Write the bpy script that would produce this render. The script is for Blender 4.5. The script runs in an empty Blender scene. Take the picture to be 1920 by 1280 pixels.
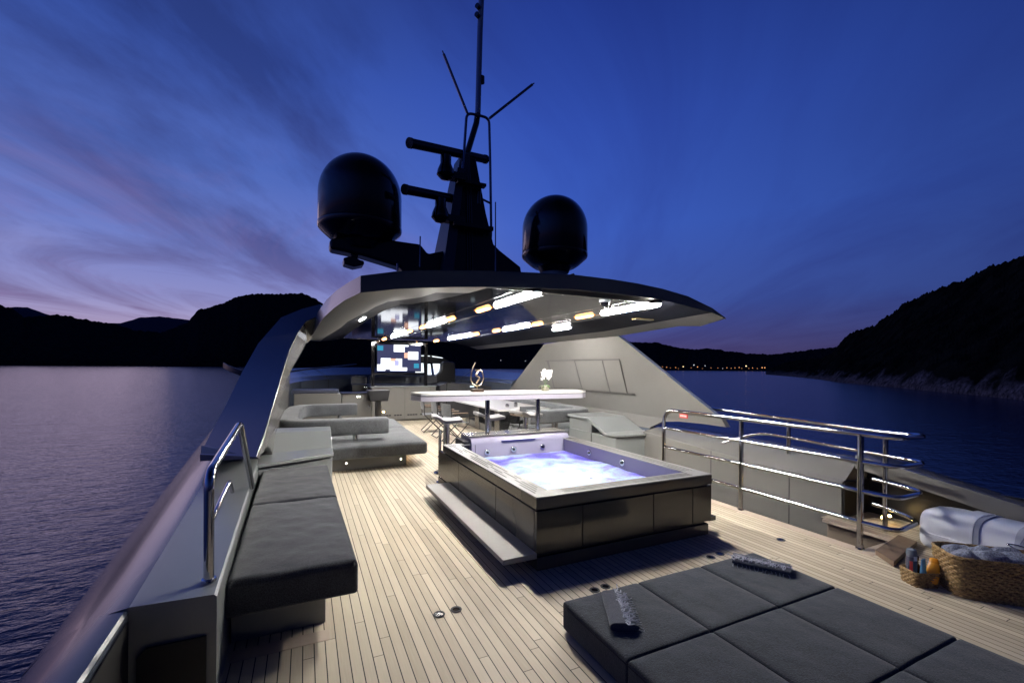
"""Dusk on the sun deck of a motor yacht: hot tub, hardtop with strip lights, mast, sea and hills.
Axes: x to starboard, y towards the bow, z up; the teak deck is z = 0. Units are metres."""
import bpy, bmesh, math, random
from mathutils import Vector, Matrix, noise

random.seed(7)
scene = bpy.context.scene
COL = scene.collection
rad = math.radians

# ------------------------------------------------------------------ materials
def new_mat(name):
    m = bpy.data.materials.new(name)
    m.use_nodes = True
    nt = m.node_tree
    p = nt.nodes['Principled BSDF']
    return m, nt, p

def mat(name, col, rough=.5, metal=0., coat=0., spec=None, emit=None, estr=0., var=0., vscale=6., bump=0., bscale=200., sheen=0., rvar=0.):
    m, nt, p = new_mat(name)
    N, L = nt.nodes, nt.links
    p.inputs['Base Color'].default_value = (*col, 1)
    p.inputs['Roughness'].default_value = rough
    p.inputs['Metallic'].default_value = metal
    p.inputs['Coat Weight'].default_value = coat
    p.inputs['Coat Roughness'].default_value = .06
    if sheen: p.inputs['Sheen Weight'].default_value = sheen
    if spec is not None: p.inputs['Specular IOR Level'].default_value = spec
    if emit:
        p.inputs['Emission Color'].default_value = (*emit, 1)
        p.inputs['Emission Strength'].default_value = estr
    if var or bump or rvar:
        tc = N.new('ShaderNodeTexCoord')
    if var or rvar:
        n = N.new('ShaderNodeTexNoise'); n.inputs['Scale'].default_value = vscale; n.inputs['Detail'].default_value = 6
        L.new(tc.outputs['Object'], n.inputs['Vector'])
        if var:
            mx = N.new('ShaderNodeMix'); mx.data_type = 'RGBA'
            mx.inputs['A'].default_value = (*[c*(1-var) for c in col], 1)
            mx.inputs['B'].default_value = (*[min(1, c*(1+var)) for c in col], 1)
            L.new(n.outputs['Fac'], mx.inputs['Factor'])
            L.new(mx.outputs['Result'], p.inputs['Base Color'])
        if rvar:
            mr = N.new('ShaderNodeMapRange')
            mr.inputs['From Min'].default_value = .3; mr.inputs['From Max'].default_value = .7
            mr.inputs['To Min'].default_value = max(.02, rough-rvar); mr.inputs['To Max'].default_value = rough+rvar
            L.new(n.outputs['Fac'], mr.inputs['Value']); L.new(mr.outputs['Result'], p.inputs['Roughness'])
    if bump:
        b = N.new('ShaderNodeTexNoise'); b.inputs['Scale'].default_value = bscale; b.inputs['Detail'].default_value = 3
        L.new(tc.outputs['Object'], b.inputs['Vector'])
        bp = N.new('ShaderNodeBump'); bp.inputs['Strength'].default_value = bump; bp.inputs['Distance'].default_value = .004
        L.new(b.outputs['Fac'], bp.inputs['Height']); L.new(bp.outputs['Normal'], p.inputs['Normal'])
    return m

def fabric(name, col, grain=170.):
    """woven outdoor cloth: fine melange flecks, a soft large-scale unevenness and a weave bump"""
    m, nt, p = new_mat(name)
    N, L = nt.nodes, nt.links
    tc = N.new('ShaderNodeTexCoord')
    a = N.new('ShaderNodeTexNoise'); a.inputs['Scale'].default_value = grain; a.inputs['Detail'].default_value = 2
    b = N.new('ShaderNodeTexNoise'); b.inputs['Scale'].default_value = 3.5; b.inputs['Detail'].default_value = 5
    L.new(tc.outputs['Object'], a.inputs['Vector']); L.new(tc.outputs['Object'], b.inputs['Vector'])
    r = N.new('ShaderNodeValToRGB')
    r.color_ramp.elements[0].position = .33; r.color_ramp.elements[0].color = (*[c*.55 for c in col], 1)
    r.color_ramp.elements[1].position = .68; r.color_ramp.elements[1].color = (*[c*1.5 for c in col], 1)
    L.new(a.outputs['Fac'], r.inputs['Fac'])
    mx = N.new('ShaderNodeMix'); mx.data_type = 'RGBA'; mx.blend_type = 'MULTIPLY'; mx.inputs['Factor'].default_value = 1
    r2 = N.new('ShaderNodeValToRGB')
    r2.color_ramp.elements[0].position = .3; r2.color_ramp.elements[0].color = (.72, .72, .74, 1)
    r2.color_ramp.elements[1].position = .7; r2.color_ramp.elements[1].color = (1.1, 1.1, 1.1, 1)
    L.new(b.outputs['Fac'], r2.inputs['Fac'])
    L.new(r.outputs['Color'], mx.inputs['A']); L.new(r2.outputs['Color'], mx.inputs['B'])
    L.new(mx.outputs['Result'], p.inputs['Base Color'])
    p.inputs['Roughness'].default_value = .95
    p.inputs['Specular IOR Level'].default_value = .2
    p.inputs['Sheen Weight'].default_value = .25
    mm = N.new('ShaderNodeMath'); mm.operation = 'MULTIPLY_ADD'; mm.inputs[1].default_value = 6.
    L.new(b.outputs['Fac'], mm.inputs[0]); L.new(a.outputs['Fac'], mm.inputs[2])
    bp = N.new('ShaderNodeBump'); bp.inputs['Strength'].default_value = .5; bp.inputs['Distance'].default_value = .006
    L.new(mm.outputs[0], bp.inputs['Height']); L.new(bp.outputs['Normal'], p.inputs['Normal'])
    return m

def emis(name, col, strength):
    m = bpy.data.materials.new(name); m.use_nodes = True
    nt = m.node_tree; nt.nodes.clear()
    o = nt.nodes.new('ShaderNodeOutputMaterial'); e = nt.nodes.new('ShaderNodeEmission')
    e.inputs['Color'].default_value = (*col, 1); e.inputs['Strength'].default_value = strength
    nt.links.new(e.outputs[0], o.inputs['Surface'])
    return m

def teak(name='teak_planking', width=.062, axis=0, tone=1.):
    """laid teak: plank tone, grain, black caulked seams and staggered butt joints"""
    m, nt, p = new_mat(name)
    N, L = nt.nodes, nt.links
    def M(op, a, b=None, c=None):
        n = N.new('ShaderNodeMath'); n.operation = op
        for i, v in enumerate((a, b, c)):
            if v is None: continue
            if isinstance(v, (int, float)): n.inputs[i].default_value = v
            else: L.new(v, n.inputs[i])
        return n.outputs[0]
    tc = N.new('ShaderNodeTexCoord'); sp = N.new('ShaderNodeSeparateXYZ')
    geo = N.new('ShaderNodeNewGeometry')
    L.new(geo.outputs['Position'], sp.inputs[0])
    u, v = (sp.outputs[0], sp.outputs[1]) if axis == 0 else (sp.outputs[1], sp.outputs[0])
    pu = M('DIVIDE', u, width)
    idx = M('FLOOR', pu); fr = M('FRACT', pu)
    edge = M('MINIMUM', fr, M('SUBTRACT', 1., fr))
    seam = M('LESS_THAN', edge, .045)
    w1 = N.new('ShaderNodeTexWhiteNoise'); w1.noise_dimensions = '1D'; L.new(idx, w1.inputs['W'])
    vv = M('DIVIDE', M('ADD', v, M('MULTIPLY', w1.outputs['Value'], 7.3)), 2.35)
    fv = M('FRACT', vv); jv = M('LESS_THAN', fv, .0018)
    line = M('MAXIMUM', seam, jv)
    w2 = N.new('ShaderNodeTexWhiteNoise'); w2.noise_dimensions = '2D'
    cb = N.new('ShaderNodeCombineXYZ'); L.new(idx, cb.inputs[0]); L.new(M('FLOOR', vv), cb.inputs[1])
    L.new(cb.outputs[0], w2.inputs['Vector'])
    # grain: stretched along the plank
    gc = N.new('ShaderNodeCombineXYZ')
    L.new(M('MULTIPLY', u, 95.), gc.inputs[0]); L.new(M('ADD', M('MULTIPLY', v, 5.), M('MULTIPLY', w2.outputs['Value'], 40.)), gc.inputs[1])
    g = N.new('ShaderNodeTexNoise'); g.inputs['Scale'].default_value = 1.; g.inputs['Detail'].default_value = 7; g.inputs['Roughness'].default_value = .65
    L.new(gc.outputs[0], g.inputs['Vector'])
    st = N.new('ShaderNodeTexNoise'); st.inputs['Scale'].default_value = 1.7; st.inputs['Detail'].default_value = 6
    L.new(geo.outputs['Position'], st.inputs['Vector'])
    fac = M('ADD', M('MULTIPLY', w2.outputs['Value'], .46), M('ADD', M('MULTIPLY', g.outputs['Fac'], .45), M('MULTIPLY', st.outputs['Fac'], .30)))
    r = N.new('ShaderNodeValToRGB')
    e = r.color_ramp.elements
    e[0].position = .32; e[0].color = (.43*tone, .358*tone, .262*tone, 1)
    e[1].position = .95; e[1].color = (.64*tone, .562*tone, .43*tone, 1)
    k = e.new(.62); k.color = (.535*tone, .462*tone, .350*tone, 1)
    L.new(fac, r.inputs['Fac'])
    mx = N.new('ShaderNodeMix'); mx.data_type = 'RGBA'; mx.inputs['B'].default_value = (.006, .006, .007, 1)
    L.new(line, mx.inputs['Factor']); L.new(r.outputs['Color'], mx.inputs['A'])
    L.new(mx.outputs['Result'], p.inputs['Base Color'])
    p.inputs['Roughness'].default_value = .62
    p.inputs['Specular IOR Level'].default_value = .35
    hb = M('SUBTRACT', M('MULTIPLY', g.outputs['Fac'], .35), M('MULTIPLY', line, 1.))
    bp = N.new('ShaderNodeBump'); bp.inputs['Strength'].default_value = .35; bp.inputs['Distance'].default_value = .003
    L.new(hb, bp.inputs['Height']); L.new(bp.outputs['Normal'], p.inputs['Normal'])
    return m

def tub_water():
    """churning lit water: blue-violet at the edges, white and cyan where the jets foam"""
    m, nt, p = new_mat('foaming_water')
    N, L = nt.nodes, nt.links
    geo = N.new('ShaderNodeNewGeometry')
    a = N.new('ShaderNodeTexNoise'); a.inputs['Scale'].default_value = 2.3; a.inputs['Detail'].default_value = 5; a.inputs['Roughness'].default_value = .5; a.inputs['Distortion'].default_value = .6
    f = N.new('ShaderNodeTexNoise'); f.inputs['Scale'].default_value = 48; f.inputs['Detail'].default_value = 6
    L.new(geo.outputs['Position'], a.inputs['Vector']); L.new(geo.outputs['Position'], f.inputs['Vector'])
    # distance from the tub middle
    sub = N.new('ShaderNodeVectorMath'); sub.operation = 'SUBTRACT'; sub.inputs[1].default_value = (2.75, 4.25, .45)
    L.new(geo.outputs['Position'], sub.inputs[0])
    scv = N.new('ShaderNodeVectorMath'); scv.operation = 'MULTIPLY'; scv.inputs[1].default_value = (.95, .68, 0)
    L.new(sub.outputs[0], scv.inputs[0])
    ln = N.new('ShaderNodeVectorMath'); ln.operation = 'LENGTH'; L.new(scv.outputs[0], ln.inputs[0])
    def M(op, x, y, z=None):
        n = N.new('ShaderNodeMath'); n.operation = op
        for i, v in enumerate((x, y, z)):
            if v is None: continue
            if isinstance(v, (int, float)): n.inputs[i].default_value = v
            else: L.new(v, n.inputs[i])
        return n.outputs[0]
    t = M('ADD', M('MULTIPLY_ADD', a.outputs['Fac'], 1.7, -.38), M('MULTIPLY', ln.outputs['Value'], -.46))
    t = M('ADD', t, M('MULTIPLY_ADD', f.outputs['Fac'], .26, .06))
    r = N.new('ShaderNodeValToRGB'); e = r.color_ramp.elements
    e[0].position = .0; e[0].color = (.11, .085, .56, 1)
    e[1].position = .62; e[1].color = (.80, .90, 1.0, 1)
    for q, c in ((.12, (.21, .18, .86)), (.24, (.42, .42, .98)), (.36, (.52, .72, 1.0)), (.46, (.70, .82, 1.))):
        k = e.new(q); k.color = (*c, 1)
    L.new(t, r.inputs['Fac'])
    p.inputs['Base Color'].default_value = (.03, .03, .06, 1)
    p.inputs['Roughness'].default_value = .3
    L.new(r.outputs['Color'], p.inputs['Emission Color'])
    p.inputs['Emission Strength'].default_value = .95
    bp = N.new('ShaderNodeBump'); bp.inputs['Strength'].default_value = .6; bp.inputs['Distance'].default_value = .02
    L.new(f.outputs['Fac'], bp.inputs['Height']); L.new(bp.outputs['Normal'], p.inputs['Normal'])
    return m

def sea_mat():
    m, nt, p = new_mat('sea_water')
    N, L = nt.nodes, nt.links
    p.inputs['Base Color'].default_value = (.006, .016, .075, 1)
    p.inputs['Roughness'].default_value = .16
    p.inputs['IOR'].default_value = 1.33
    p.inputs['Specular Tint'].default_value = (.42, .63, 1., 1)
    geo = N.new('ShaderNodeNewGeometry')
    mp = N.new('ShaderNodeMapping'); mp.inputs['Rotation'].default_value = (0, 0, rad(25)); mp.inputs['Scale'].default_value = (1, 1.9, 1)
    L.new(geo.outputs['Position'], mp.inputs['Vector'])
    hs = None
    for sc_, w in ((.30, .55), (.95, .34), (2.6, .14), (.012, 2.2)):
        n = N.new('ShaderNodeTexNoise'); n.inputs['Scale'].default_value = sc_; n.inputs['Detail'].default_value = 4
        n.inputs['Distortion'].default_value = .4
        L.new(mp.outputs[0], n.inputs['Vector'])
        q = N.new('ShaderNodeMath'); q.operation = 'MULTIPLY'; q.inputs[1].default_value = w; L.new(n.outputs['Fac'], q.inputs[0])
        if hs is None: hs = q.outputs[0]
        else:
            ad = N.new('ShaderNodeMath'); ad.operation = 'ADD'; L.new(hs, ad.inputs[0]); L.new(q.outputs[0], ad.inputs[1]); hs = ad.outputs[0]
    bp = N.new('ShaderNodeBump'); bp.inputs['Strength'].default_value = .42; bp.inputs['Distance'].default_value = .5
    L.new(hs, bp.inputs['Height']); L.new(bp.outputs['Normal'], p.inputs['Normal'])
    return m

def hill_mat(name, dark, light, rock=None):
    m, nt, p = new_mat(name)
    N, L = nt.nodes, nt.links
    geo = N.new('ShaderNodeNewGeometry')
    n = N.new('ShaderNodeTexNoise'); n.inputs['Scale'].default_value = .07; n.inputs['Detail'].default_value = 9; n.inputs['Roughness'].default_value = .7
    L.new(geo.outputs['Position'], n.inputs['Vector'])
    r = N.new('ShaderNodeValToRGB')
    r.color_ramp.elements[0].position = .4; r.color_ramp.elements[0].color = (*dark, 1)
    r.color_ramp.elements[1].position = .7; r.color_ramp.elements[1].color = (*light, 1)
    L.new(n.outputs['Fac'], r.inputs['Fac'])
    out = r.outputs['Color']
    if rock:
        sp = N.new('ShaderNodeSeparateXYZ'); L.new(geo.outputs['Position'], sp.inputs[0])
        n2 = N.new('ShaderNodeTexNoise'); n2.inputs['Scale'].default_value = .11; n2.inputs['Detail'].default_value = 8
        L.new(geo.outputs['Position'], n2.inputs['Vector'])
        a = N.new('ShaderNodeMath'); a.operation = 'MULTIPLY_ADD'; a.inputs[1].default_value = 22.; L.new(n2.outputs['Fac'], a.inputs[0])
        mn = N.new('ShaderNodeMath'); mn.operation = 'MULTIPLY'; mn.inputs[1].default_value = -1.; L.new(sp.outputs[2], mn.inputs[0])
        L.new(mn.outputs[0], a.inputs[2])
        mr = N.new('ShaderNodeMapRange'); mr.inputs['From Min'].default_value = 10.5; mr.inputs['From Max'].default_value = 15.
        L.new(a.outputs[0], mr.inputs['Value'])
        vor = N.new('ShaderNodeTexNoise'); vor.inputs['Scale'].default_value = .55; vor.inputs['Detail'].default_value = 8; vor.inputs['Roughness'].default_value = .75
        L.new(geo.outputs['Position'], vor.inputs['Vector'])
        rr = N.new('ShaderNodeValToRGB')
        rr.color_ramp.elements[0].position = .38; rr.color_ramp.elements[0].color = (*[c*.12 for c in rock], 1)
        rr.color_ramp.elements[1].position = .66; rr.color_ramp.elements[1].color = (*rock, 1)
        L.new(vor.outputs['Fac'], rr.inputs['Fac'])
        mx = N.new('ShaderNodeMix'); mx.data_type = 'RGBA'
        L.new(mr.outputs['Result'], mx.inputs['Factor']); L.new(out, mx.inputs['A']); L.new(rr.outputs['Color'], mx.inputs['B'])
        out = mx.outputs['Result']
    L.new(out, p.inputs['Base Color'])
    p.inputs['Roughness'].default_value = 1.; p.inputs['Specular IOR Level'].default_value = 0.
    return m

def wicker_mat():
    m, nt, p = new_mat('woven_seagrass')
    N, L = nt.nodes, nt.links
    tc = N.new('ShaderNodeTexCoord')
    n = N.new('ShaderNodeTexNoise'); n.inputs['Scale'].default_value = 70; n.inputs['Detail'].default_value = 6
    L.new(tc.outputs['Object'], n.inputs['Vector'])
    r = N.new('ShaderNodeValToRGB')
    r.color_ramp.elements[0].position = .3; r.color_ramp.elements[0].color = (.075, .038, .012, 1)
    r.color_ramp.elements[1].position = .72; r.color_ramp.elements[1].color = (.40, .255, .10, 1)
    L.new(n.outputs['Fac'], r.inputs['Fac']); L.new(r.outputs['Color'], p.inputs['Base Color'])
    p.inputs['Roughness'].default_value = .65
    bp = N.new('ShaderNodeBump'); bp.inputs['Strength'].default_value = .6; bp.inputs['Distance'].default_value = .004
    L.new(n.outputs['Fac'], bp.inputs['Height']); L.new(bp.outputs['Normal'], p.inputs['Normal'])
    return m

PAINT = mat('pearl_grey_paint', (.172, .166, .156), .24, coat=.25, var=.03)
PAINT2 = mat('cool_grey_gelcoat', (.215, .228, .23), .28, coat=.3, var=.03)
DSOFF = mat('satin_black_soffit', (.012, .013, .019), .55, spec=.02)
SOFFIT = mat('satin_grey_soffit', (.085, .081, .075), .42, var=.04)
HULL = mat('metallic_blue_grey_paint', (.072, .085, .112), .22, coat=.15, var=.04, vscale=1.4)
FIN = mat('satin_fin_paint', (.15, .17, .22), .34, metal=.1, coat=.2, var=.03)
FASCIA = mat('dark_navy_paint', (.065, .082, .12), .25, coat=.4)
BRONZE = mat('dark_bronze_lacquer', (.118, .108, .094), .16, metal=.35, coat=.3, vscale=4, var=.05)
BRONZEF = mat('shaded_bronze_lacquer', (.060, .055, .048), .13, metal=.25, coat=.2, var=.05)  # same lacquer as BRONZE, with the shade of the front face put into the colour
STEPM = mat('pale_step_gelcoat', (.34, .33, .31), .35, var=.03)
LIP = mat('bronze_rim_lacquer', (.105, .098, .086), .17, metal=.35, coat=.3, var=.05)
RIM = mat('silver_teak_rim', (.155, .152, .146), .36, var=.12, vscale=25)
TUBW = mat('grey_acrylic_shell', (.215, .205, .28), .25, coat=.2)
BLACK = mat('black_shadow_gap', (.006, .006, .007), .6)
BLACKG = mat('black_gloss', (.008, .008, .010), .07, coat=.5)
BLACKS = mat('black_satin', (.010, .010, .012), .34)
MASTP = mat('mast_black_paint', (.012, .013, .017), .30, coat=.2)
DOME = mat('black_radome_gelcoat', (.007, .007, .009), .16, coat=.5)
CEIL = mat('smoked_gloss_ceiling', (.010, .010, .012), .06, spec=.08)
CHROME = mat('polished_steel', (.58, .575, .57), .085, metal=1., rvar=.03, vscale=30)
SOCK = mat('dull_dark_steel', (.07, .07, .075), .6, spec=.1)
STEEL = mat('brushed_steel', (.55, .55, .56), .25, metal=1.)
TEAK = teak()
TEAKD = mat('oiled_teak_board', (.17, .115, .075), .5, var=.25, vscale=18)
TEAKM = mat('teak_margin_board', (.47, .38, .30), .6, var=.15, vscale=14)
SEAT = fabric('light_grey_canvas', (.120, .126, .136), 190)
BENCHF = fabric('charcoal_canvas', (.042, .045, .053), 190)
PADF = fabric('slate_melange_cloth', (.023, .029, .040), 150)
PIPING = mat('dark_piping', (.016, .018, .022), .9)
TOWELD = fabric('navy_towel_cloth', (.046, .052, .074), 260)
TOWELG = fabric('grey_terry_cloth', (.20, .22, .29), 90)
FRINGE = mat('grey_cotton_fringe', (.42, .43, .50), .9)
WHITE = mat('white_corian', (.50, .485, .48), .3, var=.02)
WEDGE = mat('white_edge_trim', (.33, .31, .36), .4)
SHELL = mat('violet_grey_shell', (.10, .09, .165), .22, coat=.3)
WHITEG = mat('white_fibreglass', (.66, .68, .74), .28, coat=.3, var=.03)
STRAP = mat('grey_blue_strap', (.22, .24, .32), .6)
WICK = wicker_mat()
TAN = mat('beige_stairwell_paint', (.20, .16, .125), .35, coat=.2, var=.05)
LEAF = mat('orchid_leaf', (.07, .13, .025), .4, var=.3, vscale=30)
PETAL = mat('orchid_petal', (.85, .84, .80), .5)
POTG = mat('moss_glass_pot', (.42, .40, .30), .15, coat=.4, var=.3, vscale=40)
GOLD = mat('bronze_sculpture', (.46, .36, .24), .28, metal=1.)
LWHITE = emis('cool_white_diffuser', (1., .972, .93), 200.)
LAFT = emis('bright_white_diffuser', (1., .965, .91), 420.)
LWARM = emis('amber_diffuser', (1., .50, .18), 9.)
HALOW = emis('white_halo_glow', (.62, .80, 1.), .7)  # glowing plate colour, imitates the halo round the white lamps
HALOO = emis('amber_halo_glow', (1., .36, .08), 1.3)  # same halo imitation for the amber lamps
LAMPY = emis('small_amber_lens', (1., .66, .22), 40.)
LAMPW = emis('small_white_lens', (1., .95, .85), 12.)
GLOWW = emis('lit_cabin_glow', (.86, .94, 1.), 1.5)

# ------------------------------------------------------------------ mesh helpers
class MB:
    def __init__(s): s.v, s.f, s.m, s.cur = [], [], [], 0
    def mi(s, i): s.cur = i; return s
    def add(s, vs, fs):
        o = len(s.v); s.v += [tuple(p) for p in vs]
        s.f += [tuple(i+o for i in f) for f in fs]; s.m += [s.cur]*len(fs); return s
    def box(s, x0, x1, y0, y1, z0, z1):
        return s.add([(x0,y0,z0),(x1,y0,z0),(x1,y1,z0),(x0,y1,z0),(x0,y0,z1),(x1,y0,z1),(x1,y1,z1),(x0,y1,z1)],
                     [(0,3,2,1),(4,5,6,7),(0,1,5,4),(1,2,6,5),(2,3,7,6),(3,0,4,7)])
    def hexa(s, p): return s.add(p, [(0,3,2,1),(4,5,6,7),(0,1,5,4),(1,2,6,5),(2,3,7,6),(3,0,4,7)])
    def prism(s, poly, off):
        n = len(poly); off = Vector(off)
        a = [Vector(p) for p in poly]; b = [p+off for p in a]
        return s.add(a+b, [tuple(range(n-1,-1,-1)), tuple(range(n,2*n))] + [(i,(i+1)%n,n+(i+1)%n,n+i) for i in range(n)])
    def loft(s, rings, closed=True, cap=True):
        n = len(rings[0]); vs = [p for r in rings for p in r]; fs = []
        k = n if closed else n-1
        for j in range(len(rings)-1):
            for i in range(k):
                i2 = (i+1) % n
                fs.append((j*n+i, j*n+i2, (j+1)*n+i2, (j+1)*n+i))
        if cap and closed:
            fs.append(tuple(range(n-1,-1,-1))); fs.append(tuple((len(rings)-1)*n+i for i in range(n)))
        return s.add(vs, fs)
    def tube(s, path, r, n=12, closed=False, radii=None, sq=1.):
        P = [Vector(p) for p in path]; N = len(P); rings = []
        prev = None
        for i in range(N):
            if closed: t = P[(i+1)%N]-P[i-1]
            else: t = P[min(i+1,N-1)]-P[max(i-1,0)]
            t.normalize()
            if prev is None:
                a = Vector((0,0,1)) if abs(t.z) < .9 else Vector((1,0,0))
                u = t.cross(a).normalized()
            else:
                u = (prev - t*prev.dot(t)).normalized()
            prev = u; w = t.cross(u); rr = radii[i] if radii else r
            rings.append([P[i]+(u*math.cos(2*math.pi*k/n)+w*math.sin(2*math.pi*k/n)*sq)*rr for k in range(n)])
        if closed: rings.append(rings[0]); return s.loft(rings, True, False)
        return s.loft(rings, True, True)
    def lathe(s, prof, c=(0,0,0), n=32):
        cx, cy, cz = c
        rings = [[(cx+max(r,1e-4)*math.cos(2*math.pi*k/n), cy+max(r,1e-4)*math.sin(2*math.pi*k/n), cz+z) for k in range(n)] for r, z in prof]
        return s.loft(rings, True, True)
    def cyl(s, a, b, r, n=16): return s.tube([a, b], r, n)
    def obj(s, name, mats, parent=None, bevel=0., seg=2, smooth=False, sharp=40, subsurf=0, ang=35):
        if not isinstance(mats, (list, tuple)): mats = [mats]
        xs, ys, zs = zip(*s.v)
        o0 = Vector(((min(xs)+max(xs))/2, (min(ys)+max(ys))/2, min(zs)))
        me = bpy.data.meshes.new(name)
        me.from_pydata([tuple(Vector(p)-o0) for p in s.v], [], s.f)
        for m in mats: me.materials.append(m)
        me.polygons.foreach_set('material_index', s.m)
        bm = bmesh.new(); bm.from_mesh(me)
        bmesh.ops.recalc_face_normals(bm, faces=bm.faces); bm.to_mesh(me); bm.free()
        o = bpy.data.objects.new(name, me); COL.objects.link(o)
        if parent is not None:
            o.parent = parent; o.location = o0 - WLOC[parent.name]
        else: o.location = o0
        WLOC[o.name] = o0
        if subsurf:
            ss = o.modifiers.new('subsurf', 'SUBSURF'); ss.levels = ss.render_levels = subsurf
        if bevel:
            b = o.modifiers.new('bevel', 'BEVEL'); b.width = bevel; b.segments = seg
            b.limit_method = 'ANGLE'; b.angle_limit = rad(ang); b.harden_normals = True
        if smooth or bevel or subsurf:
            me.polygons.foreach_set('use_smooth', [True]*len(me.polygons))
            if smooth and not bevel: me.set_sharp_from_angle(angle=rad(sharp))
        me.update()
        return o
WLOC = {}

def fillet(path, r, n=6):
    P = [Vector(p) for p in path]; out = [P[0]]
    for i in range(1, len(P)-1):
        a, b, c = P[i-1], P[i], P[i+1]
        d1, d2 = (a-b), (c-b)
        rr = min(r, d1.length*.49, d2.length*.49)
        p, q = b+d1.normalized()*rr, b+d2.normalized()*rr
        for k in range(n+1):
            t = k/n; out.append(p*(1-t)**2 + b*2*t*(1-t) + q*t*t)
    out.append(P[-1]); return out

def tag(o, label, cat, group=None):
    o['label'] = label; o['category'] = cat
    if group: o['group'] = group
    return o
def struct(o): o['kind'] = 'structure'; return o
def thing(name, label, cat, loc=(0,0,0), group=None):
    o = bpy.data.objects.new(name, None); COL.objects.link(o); o.location = loc
    o.empty_display_size = .1
    WLOC[o.name] = Vector(loc)
    return tag(o, label, cat, group)
def copy_tree(o, parent=None):
    c = o.copy(); COL.objects.link(c)
    if parent is not None: c.parent = parent
    for ch in [k for k in bpy.data.objects if k.parent == o]: copy_tree(ch, c)
    return c
def lerp(a, b, t): return a+(b-a)*t
def interp(tab, x):
    if x <= tab[0][0]: return tab[0][1]
    for (a, va), (b, vb) in zip(tab, tab[1:]):
        if x <= b: return lerp(va, vb, (x-a)/(b-a))
    return tab[-1][1]

# ------------------------------------------------------------------ sea, hills
SEA = -7.0
b = MB(); n = 96
rs = [0, 60, 250, 900, 3000, 9500]
b.add([(0,0,SEA)]+[(r*math.cos(2*math.pi*k/n), r*math.sin(2*math.pi*k/n), SEA) for r in rs[1:] for k in range(n)],
      [(0,1+k,1+(k+1)%n) for k in range(n)]+[(1+j*n+k,1+(j+1)*n+k,1+(j+1)*n+(k+1)%n,1+j*n+(k+1)%n) for j in range(len(rs)-2) for k in range(n)])
struct(b.obj('sea', sea_mat()))

def hill(name, prof, shore, ridge, m, step, rows, treeamp, treescale, seed, rough=.0):
    """terrain strip: compass bearing -> slope of the skyline; runs from the shore up to the ridge and down behind"""
    b = MB(); a0, a1 = prof[0][0], prof[-1][0]
    nc = int((a1-a0)/step)+1; grid = []
    for i in range(nc):
        az = lerp(a0, a1, i/(nc-1)); tr = interp(prof, az)
        ds = interp(shore, az); dr = ds*ridge
        dx, dy = math.sin(az), math.cos(az)
        ts = (SEA-1.7-.6)/ds
        col = []
        for j in range(rows+1):
            t = j/rows
            d = lerp(ds, dr, t**1.15)
            tn = lerp(ts, tr, t**.72)
            z = 1.7+tn*d
            px, py = dx*d, dy*d
            q = Vector((px*treescale, py*treescale, seed))
            k = noise.noise(q)*.6+noise.noise(q*2.3)*.5+noise.noise(q*5.1)*.35
            z += k*treeamp*min(1, t*6+.05)
            if rough and t < .35:
                z += rough*noise.noise(Vector((px*.09, py*.09, seed+9)))*math.sin(math.pi*min(1, t/.35))
            z = max(z, SEA-.5)
            if j == 0: z = SEA-1.2
            col.append((px, py, z))
        d = dr*1.5
        col.append((dx*d, dy*d, SEA-2)); grid.append(col)
    b.loft(grid, closed=False)
    return struct(b.obj(name, m, smooth=True, sharp=180))

HM = hill_mat('wooded_hillside', (.006, .007, .006), (.028, .029, .021), rock=(.30, .25, .22))
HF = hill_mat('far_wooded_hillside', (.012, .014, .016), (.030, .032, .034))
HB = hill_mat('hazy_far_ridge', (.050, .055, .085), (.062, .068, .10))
hill('hill', [(-0.5375, 0.081),(-0.48, 0.1034),(-0.4377, 0.0941),(-0.4225, 0.0865),(-0.411, 0.0838),(-0.3986, 0.0713),(-0.382, 0.0745),(-0.3619, 0.0789),(-0.3316, 0.073),(-0.296, 0.0687),(-0.2686, 0.0595),(-0.2362, 0.0577),(-0.2137, 0.0677),(-0.1967, 0.0795),(-0.1809, 0.1024),(-0.158, 0.1113),(-0.1328, 0.1247),(-0.1198, 0.1341),(-0.0887, 0.1412),(-0.0421, 0.1454),(-0.0081, 0.1504),(0.017, 0.1413),(0.0479, 0.1198),(0.1122, 0.0864),(0.2253, 0.064),(0.3684, 0.0532),(0.5387, 0.0557),(0.6921, 0.059),(0.7596, 0.0572),(0.8242, 0.0418),(0.8655, 0.0436),(0.9342, 0.032),(0.9803, 0.0306),(1.0733, 0.0424),(1.1758, 0.05)],
     [(-3, 3000), (3, 3000)], 1.35, HF, .0011, 26, 13., .02, 3)
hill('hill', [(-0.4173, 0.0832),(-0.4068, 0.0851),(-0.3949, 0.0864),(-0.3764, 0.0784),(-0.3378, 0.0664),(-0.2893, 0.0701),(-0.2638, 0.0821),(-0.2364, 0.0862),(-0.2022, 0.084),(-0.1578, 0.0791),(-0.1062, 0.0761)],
     [(-3, 5200), (3, 5200)], 1.2, HB, .002, 8, 8., .006, 11)
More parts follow.
